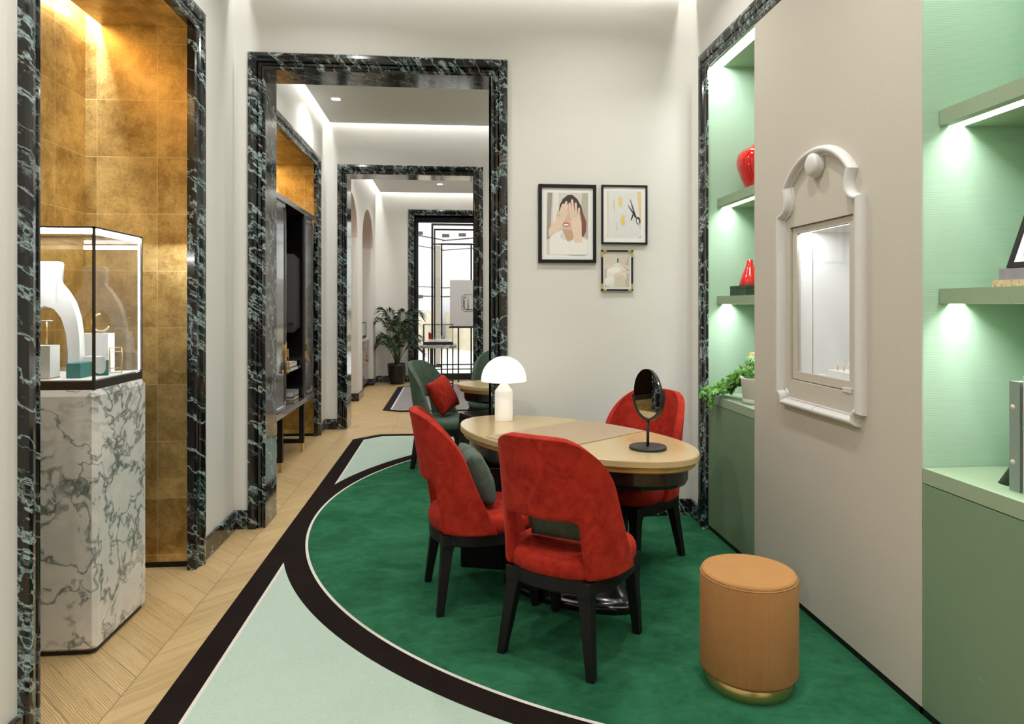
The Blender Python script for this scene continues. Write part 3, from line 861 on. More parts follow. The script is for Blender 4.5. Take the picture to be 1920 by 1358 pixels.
# ------------------------------------------------------------------ pictures on the back wall
def picture(label, x0, x1, z0, z1, y, fw, frame_mat, art, inner=0.03, depth=0.024):
    t = thing('framed_picture', label, 'picture', ((x0 + x1) / 2, y, (z0 + z1) / 2), 0, 'framed pictures on the cream wall')
    w, h = (x1 - x0) / 2, (z1 - z0) / 2
    m = MB()
    for lo, hi in (((-w, -depth, -h), (-w + fw, 0, h)), ((w - fw, -depth, -h), (w, 0, h)), ((-w + fw, -depth, -h), (w - fw, 0, -h + fw)), ((-w + fw, -depth, h - fw), (w - fw, 0, h))):
        m.box(lo, hi)
    m.build('frame', frame_mat, t, 0.001)
    MB().box((-w + fw, -0.012, -h + fw), (w - fw, -0.004, h - fw)).build('mount', 'paper', t)
    pw, ph = w - fw - inner, h - fw - inner
    m = MB()
    art(m, pw, ph)
    m.build('print', None, t)
    return t
def layer(m, name, col, pts, k, pw, ph):
    # one flat ink shape of a print, in fractions of the sheet; k stacks the inks
    if name not in M: M[name] = plain(name, col, 0.8, 0.06, 60.0)
    m.mat(name)
    m.inks = getattr(m, 'inks', 0) + 1
    y = (-0.0121 if k >= 0 else -0.0045) - 0.00012 * m.inks
    m.add([(p[0] * pw, y, p[1] * ph) for p in pts], [tuple(range(len(pts)))])
def blob(cx, cz, rx, rz, n=20, a=0.0):
    return [(cx + rx * cos(t) * cos(a) - rz * sin(t) * sin(a), cz + rx * cos(t) * sin(a) + rz * sin(t) * cos(a)) for t in [2 * pi * k / n for k in range(n)]]
def finger(x0, z0, x1, z1, w0, w1, asp=0.68):
    dx, dz = x1 - x0, (z1 - z0)
    L = sqrt(dx * dx + dz * dz); nx, nz = -dz / L, dx / L
    pts = [(x0 + nx * w0, z0 + nz * w0), (x0 - nx * w0, z0 - nz * w0), (x1 - nx * w1, z1 - nz * w1)]
    pts += [(x1 + dx / L * w1 * 0.7, z1 + dz / L * w1 * 0.7), (x1 + nx * w1, z1 + nz * w1)]
    return pts
def art_portrait(m, pw, ph):
    L = lambda n, c, pts, k: layer(m, n, c, pts, k, pw, ph)
    L('print_wall', (0.62, 0.60, 0.54), [(-1, -1), (1, -1), (1, 1), (-1, 1)], 0)
    L('print_pale', (0.74, 0.73, 0.69), [(-0.72, -0.4), (-0.42, -0.4), (-0.42, 1), (-0.66, 1)], 1)
    L('print_shade', (0.33, 0.30, 0.25), [(-1, -0.5), (-0.84, -0.5), (-0.72, 1), (-0.95, 1)], 1)
    L('print_shade2', (0.45, 0.42, 0.36), [(0.55, -0.3), (1, -0.5), (1, 1), (0.72, 1)], 1)
    L('print_hair', (0.055, 0.040, 0.038), [(-0.42, 0.40), (-0.36, 0.62), (-0.22, 0.80), (0.02, 0.93), (0.25, 0.93), (0.48, 0.80), (0.66, 0.58), (0.76, 0.35), (0.78, 0.0), (0.72, -0.22), (0.5, -0.30), (0.3, 0.2), (0.0, 0.5)], 2)
    L('print_hair_red', (0.20, 0.085, 0.055), [(0.60, 0.55), (0.76, 0.35), (0.92, 0.05), (0.90, -0.25), (0.78, -0.42), (0.66, -0.40), (0.62, 0.0)], 3)
    L('print_skin', (0.66, 0.47, 0.36), blob(0.06, 0.10, 0.36, 0.50), 3)
    L('print_skin_dark', (0.54, 0.35, 0.25), [(-0.24, -0.18), (0.30, -0.20), (0.28, -0.52), (-0.02, -0.56), (-0.22, -0.34)], 4)
    L('print_lips', (0.48, 0.16, 0.13), blob(-0.06, -0.03, 0.18, 0.075), 5)
    L('paper', None, blob(-0.06, -0.035, 0.13, 0.030), 6)
    L('print_shirt', (0.80, 0.79, 0.76), [(-0.86, -1), (-0.86, -0.46), (-0.66, -0.34), (-0.24, -0.20), (0.0, -0.58), (0.10, -0.60), (0.34, -0.46), (0.66, -0.42), (0.98, -0.55), (0.98, -1)], 5)
    L('print_fold', (0.66, 0.65, 0.62), [(-0.24, -0.20), (-0.02, -0.55), (-0.20, -0.52), (-0.36, -0.42)], 6)
    sk, sd = 'print_hand', 'print_hand_line'
    c1, c2 = (0.76, 0.59, 0.47), (0.50, 0.33, 0.24)
    # left arm, palm and fingers
    L(sk, c1, [(-0.90, -0.42), (-0.90, -0.18), (-0.55, 0.14), (-0.30, 0.16), (-0.22, -0.10), (-0.52, -0.26)], 7)
    L(sk, c1, blob(-0.36, 0.12, 0.24, 0.19, 20, 0.5), 7)
    for (x0, z0, x1, z1, w) in ((-0.46, 0.18, -0.20, 0.62, 0.055), (-0.36, 0.22, -0.04, 0.70, 0.058), (-0.26, 0.18, 0.02, 0.60, 0.056), (-0.20, 0.10, 0.04, 0.42, 0.050)):
        L(sd, c2, finger(x0, z0, x1, z1, w * 1.15, w * 0.95), 8)
        L(sk, c1, finger(x0, z0, x1, z1, w, w * 0.8), 9)
    # right arm, palm and fingers
    L(sk, c1, [(0.34, -0.62), (0.70, -0.60), (0.68, 0.05), (0.62, 0.30), (0.24, 0.30), (0.16, 0.05)], 10)
    for (x0, z0, x1, z1, w) in ((0.20, 0.18, 0.10, 0.66, 0.055), (0.30, 0.26, 0.22, 0.76, 0.060), (0.42, 0.26, 0.40, 0.66, 0.056), (0.53, 0.22, 0.56, 0.50, 0.050)):
        L(sd, c2, finger(x0, z0, x1, z1, w * 1.15, w * 0.95), 11)
        L(sk, c1, finger(x0, z0, x1, z1, w, w * 0.8), 12)
    L('print_shirt', None, [(0.20, -0.62), (0.84, -0.60), (0.90, -1), (0.06, -1)], 13)
    for (cx, cz) in ((-0.42, 0.33), (0.34, 0.30)):
        L('print_silver', (0.55, 0.55, 0.56), [(cx - .10, cz - .06), (cx + .07, cz - .08), (cx + .10, cz + .06), (cx - .07, cz + .08)], 14)
        L('print_yellow', (0.80, 0.62, 0.08), [(cx - .06, cz - .035), (cx + .04, cz - .045), (cx + .06, cz + .035), (cx - .04, cz + .045)], 15)
def art_tools(m, pw, ph):
    L = lambda n, c, pts, k: layer(m, n, c, pts, k, pw, ph)
    L('print_grey', (0.70, 0.70, 0.69), [(-1, -1), (1, -1), (1, 1), (-1, 1)], 0)
    L('print_cork', (0.70, 0.52, 0.27), [(-1, -1), (-0.95, -1), (-0.95, 1), (-1, 1)], 1)
    L('print_cork', None, [(0.75, 1), (1, 1), (1, -0.5), (0.92, -0.3)], 1)
    L('print_cork', None, [(0.80, -1), (1, -1), (1, -0.86)], 1)
    for (cx, cz, s) in ((-0.24, 0.55, 1.0), (-0.10, -0.24, 1.05)):
        oc = lambda a, b: [(cx - a, cz - b * .7), (cx - a * .6, cz - b), (cx + a * .6, cz - b), (cx + a, cz - b * .7), (cx + a, cz + b * .7), (cx + a * .6, cz + b), (cx - a * .6, cz + b), (cx - a, cz + b * .7)]
        L('print_silver', None, oc(.13 * s, .23 * s), 1)
        L('print_grey', None, oc(.105 * s, .20 * s), 2)
        L('print_yellow', None, oc(.085 * s, .165 * s), 3)
    L('print_silver', None, finger(-0.58, 0.15, -0.63, 0.62, .035, .03), 1)
    L('print_yellow', None, finger(-0.59, 0.20, -0.62, 0.50, .014, .012), 2)
    L('print_silver', None, finger(-0.45, -0.66, -0.48, -0.35, .04, .03), 1)
    L('print_yellow', None, finger(-0.45, -0.60, -0.47, -0.42, .016, .012), 2)
    L('print_ink', (0.03, 0.03, 0.035), finger(0.66, -0.10, 0.34, 0.66, .055, .012), 2)
    L('print_ink', None, finger(0.70, -0.12, 0.22, 0.40, .05, .012), 3)
    L('print_ink', None, finger(0.52, 0.02, 0.40, -0.22, .04, .03), 2)
    L('print_ink', None, blob(0.82, -0.25, .13, .17, 20, 0.3), 2)
    L('print_grey', None, blob(0.80, -0.27, .07, .10, 16, 0.3), 4)
    L('print_silver', None, finger(0.86, -0.36, 0.98, -0.58, .04, .02), 3)
def art_dress(m, pw, ph):
    L = lambda n, c, pts, k: layer(m, n, c, pts, k, pw, ph)
    L('print_room', (0.50, 0.46, 0.37), [(-1, -1), (1, -1), (1, 1), (-1, 1)], 0)
    L('print_room_light', (0.62, 0.58, 0.48), [(-1, 0.1), (0.5, 0.1), (0.95, 1), (-1, 1)], 1)
    L('print_ink', None, [(0.0, 0.46), (0.09, 0.46), (0.12, 0.70), (0.02, 0.72)], 2)
    L('print_cloth', (0.76, 0.72, 0.63), [(-0.85, -0.9), (-0.85, 0.06), (-0.4, 0.22), (-0.14, 0.44), (0.18, 0.44), (0.34, 0.25), (0.7, 0.1), (0.75, -0.4), (0.4, -1), (-0.4, -1)], 2)
    L('print_cloth_dark', (0.60, 0.56, 0.46), [(-0.1, -0.2), (0.6, -0.3), (0.75, -1), (-0.3, -1)], 3)
    L('print_cloth_light', (0.84, 0.82, 0.76), blob(-0.25, 0.02, .5, .16, 18, 0.1), 4)
    for p in (finger(1.0, 0.16, 0.24, 0.38, .09, .05), finger(-1.0, 0.2, -0.42, 0.30, .08, .05), finger(-0.3, -0.42, 0.5, -0.10, .09, .05), finger(0.95, -0.15, 0.35, 0.04, .10, .05)):
        L('print_hand', None, p, 5)
    L('print_shirt', None, finger(-1.0, -0.72, -0.36, -0.44, .22, .16), 6)
YW = 4.69
picture('large black framed picture of a woman covering her face with both hands', 0.601, 1.008, 1.794, 2.341, YW, 0.023, 'black_wood', art_portrait, 0.034)
picture('black framed picture of yellow gems and pliers, upper right of the group', 1.046, 1.374, 1.927, 2.343, YW, 0.013, 'black_wood', art_tools, 0.03, 0.022)
p3 = picture('smallest framed picture with gold corners, below the picture of gems', 1.046, 1.270, 1.600, 1.885, YW, 0.011, 'black_wood', art_dress, 0.012, 0.022)
m = MB(); w, h = 0.112, 0.1425
for sx in (-1, 1):
    for sz in (-1, 1):
        m = MB()
        for (lx, lz) in ((0.035, 0.0115), (0.0115, 0.05)):
            xa, xb = sorted((sx * (w + .001), sx * (w - lx))); za, zb = sorted((sz * (h + .001), sz * (h - lz)))
            m.box((xa, -0.0235, za), (xb, -0.001, zb))
        m.build('frame_corner', 'brass', p3)['label'] = 'gold frame corner'

# ------------------------------------------------------------------ downlights
def downlights():
    root = None
    for i, (x, y, p) in enumerate(DOWN):
        rm = 'near room' if y < 4.7 else ('second room' if y < 8.4 else 'furthest room')
        lab = {8: 'recessed ceiling downlight glinting near the left wall of the second room', 12: 'recessed ceiling downlight near the far end of the furthest room'}.get(i, 'small round recessed downlight in the white ceiling of the ' + rm)
        if root is None:
            root = thing('downlight', lab, 'downlight', (x, y, CEIL), 0, 'recessed downlights of the ' + rm)
            MB().lathe([(0.058, -0.008), (0.062, -0.006), (0.066, 0.0), (0.045, 0.0), (0.050, -0.008)], 24, caps=(False, False)).build('trim_ring', 'white', root)
            MB().lathe([(0.044, -0.005), (0.040, -0.006), (0.002, -0.0065)], 20).build('lens', 'led', root)
        else:
            dup(root, (x, y, CEIL), 0, lab, 'recessed downlights of the ' + rm)
downlights()

# ------------------------------------------------------------------ marble plinth and lit glass case in the gold recess
CX0, CX1, CY0, CY1 = -2.035, -1.530, 3.060, 3.515
def plinth():
    t = thing('display_plinth', 'white veined marble plinth standing in the gold recess', 'plinth', (0, 0, 0))
    x0, x1, y0, y1, c = -2.05, -1.518, 3.046, 3.532, 0.016
    def ring(d, z):
        a, b, e, f = x0 + d, x1 - d, y0 + d, y1 - d
        return [(a + c, e, z), (b - c, e, z), (b, e + c, z), (b, f - c, z), (b - c, f, z), (a + c, f, z), (a, f - c, z), (a, e + c, z)]
    MB().loft([ring(0.012, 0.018), ring(0.0, 0.03), ring(0.0, 1.108), ring(0.013, 1.135)]).build('body', 'white_marble', t)
    MB().loft([ring(0.014, 0.0), ring(0.014, 0.0185)]).build('base', 'black_metal', t)
def glass_case():
    zb, z0, z1 = 1.135, 1.172, 1.838
    t = thing('glass_display_case', 'lit glass jewellery case on the marble plinth', 'display case', (0, 0, 0))
    MB().box((CX0, CY0, zb), (CX1, CY1, z0)).build('base', 'bronze', t, 0.002)
    MB().box((CX0 + .012, CY0 + .012, z0), (CX1 - .012, CY1 - .012, z0 + .004)).build('display_floor', 'white', t)
    s = 0.010
    for (x, y) in ((CX0, CY0), (CX1 - s, CY0), (CX0, CY1 - s), (CX1 - s, CY1 - s)):
        MB().box((x, y, z0), (x + s, y + s, z1)).build('post', 'bronze' if y < 3.2 else 'bronze', t)
    m = MB()
    m.box((CX0, CY0, z1 - .008), (CX1, CY0 + s, z1)).box((CX0, CY1 - s, z1 - .008), (CX1, CY1, z1)).box((CX0, CY0 + s, z1 - .008), (CX0 + s, CY1 - s, z1)).box((CX1 - s, CY0 + s, z1 - .008), (CX1, CY1 - s, z1))
    m.build('top_frame', 'bronze', t)
    def pane(lo, hi, mt='glass'): MB().box(lo, hi).build('glass_pane', mt, t)
    e = 0.004
    pane((CX0 + s, CY0 + e, z0), (CX1 - s, CY0 + e + .003, z1 - .008))
    pane((CX0 + s, CY1 - e - .003, z0), (CX1 - s, CY1 - e, z1 - .008), 'glass_coated')
    pane((CX1 - e - .003, CY0 + s, z0), (CX1 - e, CY1 - s, z1 - .008))
    pane((CX0 + e, CY0 + s, z0), (CX0 + e + .003, CY1 - s, z1 - .008))
    pane((CX0 + s, CY0 + s, z1 - .005), (CX1 - s, CY1 - s, z1 - .002))
    for lo, hi in (((CX0 + s, CY0 + s + .002, z1 - .030), (CX1 - s, CY0 + s + .012, z1 - .010)), ((CX1 - s - .012, CY0 + s + .014, z1 - .030), (CX1 - s - .002, CY1 - s, z1 - .010)),
                   ((CX1 - s - .005, CY1 - s - .005, z0 + .006), (CX1 - s - .001, CY1 - s - .001, z1 - .034))):
        MB().box(lo, hi).build('led_strip', 'led_case', t)
    ZF = z0 + 0.0045
    # white neck form for a necklace
    def bust_out():
        half = [(0.062, 1.700), (0.058, 1.690), (0.046, 1.625), (0.050, 1.606), (0.085, 1.565), (0.118, 1.510), (0.140, 1.440), (0.152, 1.360), (0.156, 1.270), (0.156, ZF)]
        inner = [(0.105, ZF), (0.104, 1.28), (0.094, 1.37), (0.072, 1.44), (0.040, 1.482), (0.0, 1.495)]
        return half, inner
    half, inner = bust_out()
    right = half + inner
    poly = right + [(-x, z) for x, z in right[::-1]][1:]
    # split in two convex-ish loops: build as strip between outer and inner outlines
    def lerp_path(p, n):
        d = [0]
        for a, b in zip(p, p[1:]): d.append(d[-1] + sqrt((a[0] - b[0]) ** 2 + (a[1] - b[1]) ** 2))
        out = []
        for k in range(n):
            s_ = d[-1] * k / (n - 1)
            i = max(j for j in range(len(d)) if d[j] <= s_ + 1e-9); i = min(i, len(p) - 2)
            f = (s_ - d[i]) / (d[i + 1] - d[i])
            out.append((p[i][0] + f * (p[i + 1][0] - p[i][0]), p[i][1] + f * (p[i + 1][1] - p[i][1])))
        return out
    o_ = lerp_path([(0.0, 1.700)] + half, 26); i_ = lerp_path(inner[::-1], 26)
    m = MB(); cx, cy = -1.853, 3.285
    for sg in (1, -1):
        rings = []
        for (p, q) in zip(o_, i_):
            rings.append([(cx + sg * p[0], cy - .022 + 0.03 * (p[1] - ZF), p[1]), (cx + sg * q[0], cy - .022 + 0.03 * (q[1] - ZF), q[1]), (cx + sg * q[0], cy + .022 + 0.03 * (q[1] - ZF), q[1]), (cx + sg * p[0], cy + .022 + 0.03 * (p[1] - ZF), p[1])])
        m.loft(rings)
    tag(m.build('necklace_bust', 'white', None), 'white arched necklace bust inside the glass case', 'jewellery bust')
    # blocks and jewellery
    a = thing('display_block', 'white block with a gold base line at the left of the glass case', 'display block', (0, 0, 0), 0, 'white display blocks')
    MB().box((-1.86, 3.115, ZF + .006), (-1.742, 3.19, 1.322)).build('block', 'white', a)
    MB().box((-1.861, 3.114, ZF), (-1.741, 3.191, ZF + .006)).build('base_line', 'brass', a)
    o = MB().box((-1.765, 3.385, ZF), (-1.632, 3.45, 1.364)).build('display_block', 'white')
    tag(o, 'tall white block carrying the open bangle in the glass case', 'display block', 'white display blocks')
    o = MB().box((-1.69, 3.28, ZF), (-1.632, 3.335, 1.262)).build('display_block', 'white')
    tag(o, 'low white block behind the teal box in the glass case', 'display block', 'white display blocks')
    o = MB().box((-1.692, 3.145, ZF), (-1.632, 3.245, ZF + .066)).build('jewellery_box', 'teal', None, 0.001)
    tag(o, 'teal box on the floor of the glass case', 'box')
    m = MB().tube([(-1.775, 3.15, 1.322), (-1.775, 3.15, 1.428)], 0.003, 8)
    a = thing('jewellery_stand', 'thin gold rod with a white bar on the white block', 'jewellery stand', (0, 0, 0))
    m.build('rod', 'brass', a)
    MB().tube([(-1.800, 3.15, 1.430), (-1.750, 3.15, 1.430)], 0.003, 8).build('bar', 'white', a)
    pts = [(-1.680 + 0.040 * cos(radians(x)), 3.418, 1.415 + 0.042 * sin(radians(x))) for x in range(95, 341, 8)]
    a = thing('bangle', 'open white bangle standing on the tall block', 'bangle', (0, 0, 0))
    MB().tube(pts, 0.004, 8).build('hoop', 'white', a)
    MB().box((-1.688, 3.408, 1.364), (-1.668, 3.428, 1.375)).build('rest', 'brass', a)
    a = thing('pendant_stand', 'teal upright with a white U-shaped tongue beside the case corner', 'pendant stand', (0, 0, 0))
    MB().box((-1.634, 3.262, ZF), (-1.573, 3.272, ZF + .070)).build('back', 'teal', a)
    poly = [(-1.626, ZF + .085), (-1.626, ZF + .034)] + [(-1.603 - 0.023 * cos(pi * k / 10), ZF + .034 - 0.026 * sin(pi * k / 10)) for k in range(1, 10)] + [(-1.580, ZF + .034), (-1.580, ZF + .085)]
    MB().prism(poly, 3.250, 3.261, lambda x, y, z: (x, z, y)).build('tongue', 'white', a)
    # gold wire octagon frame
    def octo(w, h, c=0.3): return [(-w, -h + c * h), (-w + c * h, -h), (w - c * h, -h), (w, -h + c * h), (w, h - c * h), (w - c * h, h), (-w + c * h, h), (-w, h - c * h)]
    a = thing('octagon_frame', 'gold wire octagon frame leaning at the right of the glass case', 'jewellery stand', (-1.590, 3.372, ZF), RA(-62))
    fr = [(x, -0.024, 0.062 + z) for x, z in octo(0.030, 0.058)]; bk = [(x + .006, 0.024 + 0.0 * z, 0.062 + z) for x, z in octo(0.030, 0.058)]
    MB().tube([(x + 0.25 * (0.06 - z) * 0.6, y, z) for x, y, z in fr + [fr[0]]], 0.002, 6).build('front_wire', 'brass', a)
    MB().tube([(x + 0.25 * (0.06 - z) * 0.6, y, z) for x, y, z in bk + [bk[0]]], 0.002, 6).build('back_wire', 'brass', a)
    for p, q in zip(fr[::2], bk[::2]): MB().tube([(p[0] + .15 * (.06 - p[2]), p[1], p[2]), (q[0] + .15 * (.06 - q[2]), q[1], q[2])], 0.0016, 6).build('cross_wire', 'brass', a)
M['led_case'] = glow('case_led_white', (0.97, 0.985, 1.0), 75.0)
plinth(); glass_case()

# ------------------------------------------------------------------ wall show window with its white moulding
def show_window():
    t = thing('wall_show_window', 'small lit show window framed by a white baroque moulding', 'show window', (1.70, 3.01, 0))
    bez = lambda a, b, c, n: [tuple((1 - k / n) ** 2 * a[i] + 2 * (1 - k / n) * k / n * b[i] + (k / n) ** 2 * c[i] for i in (0, 1)) for k in range(n + 1)]
    arc = lambda R, cz, d0: [(R * sin(th), cz + R * cos(th)) for th in [math.asin(d0 / R) * (1 - k / 24) for k in range(25)]]
    segs = [([(0.002, .990), (.325, .990)], [(0.002, 1.036), (.282, 1.036)]),
            (bez((.325, .990), (.322, 1.043), (.367, 1.043), 8), bez((.282, 1.036), (.272, 1.062), (.305, 1.075), 8)),
            ([(.367, 1.043), (.367, 1.957)], [(.305, 1.066), (.305, 1.940)]),
            (bez((.367, 1.957), (.245, 1.965), (.307, 2.077), 12), bez((.305, 1.928), (.185, 1.962), (.236, 2.090), 12)),
            (arc(.377, 1.858, .307), arc(.326, 1.864, .236))]
    prof = [(0.0, 0.0), (0.01, .010), (.05, .019), (.11, .026), (.18, .031), (.26, .0345), (.35, .036), (.44, .036), (.53, .0345), (.61, .031), (.68, .026), (.74, .020), (.79, .013), (.81, .010), (.97, .010), (1.0, 0.0)]
    for sg in (1, -1):
        m = MB()
        for outer, inner in segs:
            rings = []
            for (p, q) in zip(outer, inner):
                rings.append([(-h, sg * (p[0] + (q[0] - p[0]) * f), p[1] + (q[1] - p[1]) * f) for f, h in prof])
            m.loft(rings, (True, True))
            m.smooth = False
        m.build('moulding', 'white_trim', t)
    k = MB().lathe([(0.058, 0), (0.060, 0.006), (0.056, 0.010), (0.055, 0.030), (0.050, 0.040), (0.040, 0.046), (0.02, 0.050), (0.004, 0.051)], 40).build('keystone_knob', 'white_trim', t)
    k.rotation_euler = (0, -pi / 2, 0); k.location = (0, 0.004, 2.152)
    # recessed door frame (local y measured from 3.01)
    a, b, c, d = 2.748 - 3.01, 3.276 - 3.01, 1.130, 1.885
    w = 0.040; x0, x1 = 0.012, 0.034
    m = MB().box((x0 + .0095, a - .02, c - .02), (x1, a, d + .02)).box((x0 + .0095, b, c - .02), (x1, b + .02, d + .02)).box((x0 + .0095, a, c - .02), (x1, b, c)).box((x0 + .0095, a, d), (x1, b, d + .02))
    m.box((x0, a, c), (x1, a + w, d)).box((x0, b - w, c), (x1, b, d)).box((x0, a + w, c), (x1, b - w, c + w)).box((x0, a + w, d - w * .75), (x1, b - w, d))
    m.build('window_frame', 'panel', t, 0.001)
    MB().box((x0 + .008, a + w, c + w), (x0 + .012, b - w, d - w * .75)).build('glass_pane', 'glass', t)
    MB().box((-0.004, a - .002, c - .008), (x0 + .002, a + .066, c + .012)).build('lock_plate', 'white_trim', t, 0.001)
    # white display box behind
    X1 = 0.36
    m = MB()
    m.box((X1, a, c), (X1 + .01, b, d)).box((x1, b - .012, c + .02), (X1, b - .002, d)).box((x1, a + .002, c + .02), (X1, a + .012, d)).box((x1, a, c + .005), (X1, b, c + .022)).box((x1 + .062, a, d - .018), (X1, b, d - .006))
    m.build('display_box', 'white', t)
    MB().box((x1 + .004, a + .014, d - .016), (x1 + .058, b - .014, d - .010)).build('led_strip', 'led_soft', t)
    MB().box((x1 + .076, b - .0135, c + .022), (x1 + .078, b - .0118, d - .018)).build('panel_joint', 'grey_mark', t)
    # block with three ring posts
    zf = c + 0.022
    a = thing('ring_display', 'white block with three gold ring posts inside the wall show window', 'ring display', (0, 0, 0))
    MB().box((1.810, 2.900, zf), (1.915, 3.145, zf + .034)).build('block', 'white', a)
    for y in (3.105, 3.055, 3.005):
        p = MB().tube([(1.850, y, zf + .034), (1.850, y, zf + .062)], 0.0035, 8).build('ring_post', 'brass', a)
        MB().tube([(1.850 + .010 * cos(q), y + .010 * cos(q) * .4, zf + .070 + .010 * sin(q)) for q in [pi * 1.5 + 5.2 * i / 14 for i in range(15)]], 0.0018, 6).build('ring', 'mirror', p)
    o = MB().box((1.985, 2.90, zf), (1.993, 2.985, zf + .115)).build('pink_card', 'pink_card')
    tag(o, 'pale pink card standing at the back of the wall show window', 'card')
M['pink_card'] = plain('pale_pink_card', (0.72, 0.50, 0.46), 0.7, 0.02)
show_window()

# ------------------------------------------------------------------ green shelves and base cabinets
def led_down(lo, hi, mt):
    (a, b, c), (d, e, f) = lo, hi
    m = MB().mat('white').box(lo, (d, e, f))
    m.mi[0] = 1; m.mats.append(mt)
    return m
def shelves():
    for (y0, y1, side) in ((3.688, 4.382, 'left of the show window'), (1.618, 2.312, 'right of the show window')):
        for z0, lev in ((2.152, 'upper'), (1.504, 'lower')):
            t = thing('wall_shelf', lev + ' green shelf with a lit underside, ' + side, 'shelf', (0, 0, 0), 0, 'green niche shelves')
            m = MB().box((1.765, y0, z0), (1.805, y1, z0 + .055)).box((1.805, y0, z0 + .043), (2.098, y1, z0 + .055)).box((1.860, y0, z0), (2.098, y1, z0 + .043))
            m.build('board', 'green_shelf', t)
            led_down((1.806, y0 + .002, z0 + .036), (1.859, y1 - .002, z0 + .0425), 'led').build('led_strip', None, t)
        t = thing('base_cabinet', 'green base cabinet ' + side, 'cabinet', (0, 0, 0), 0, 'green base cabinets')
        yy1 = y1
        MB().box((1.700, y0, 0.856), (2.098, yy1, 0.909)).build('counter_top', 'green_shelf', t)
        MB().box((1.708, y0, 0.04), (2.098, yy1, 0.856)).build('body', 'black_wood', t)
        MB().box((1.700, y0, 0.040), (1.707, yy1, 0.852)).build('door', 'green_front', t)
shelves()

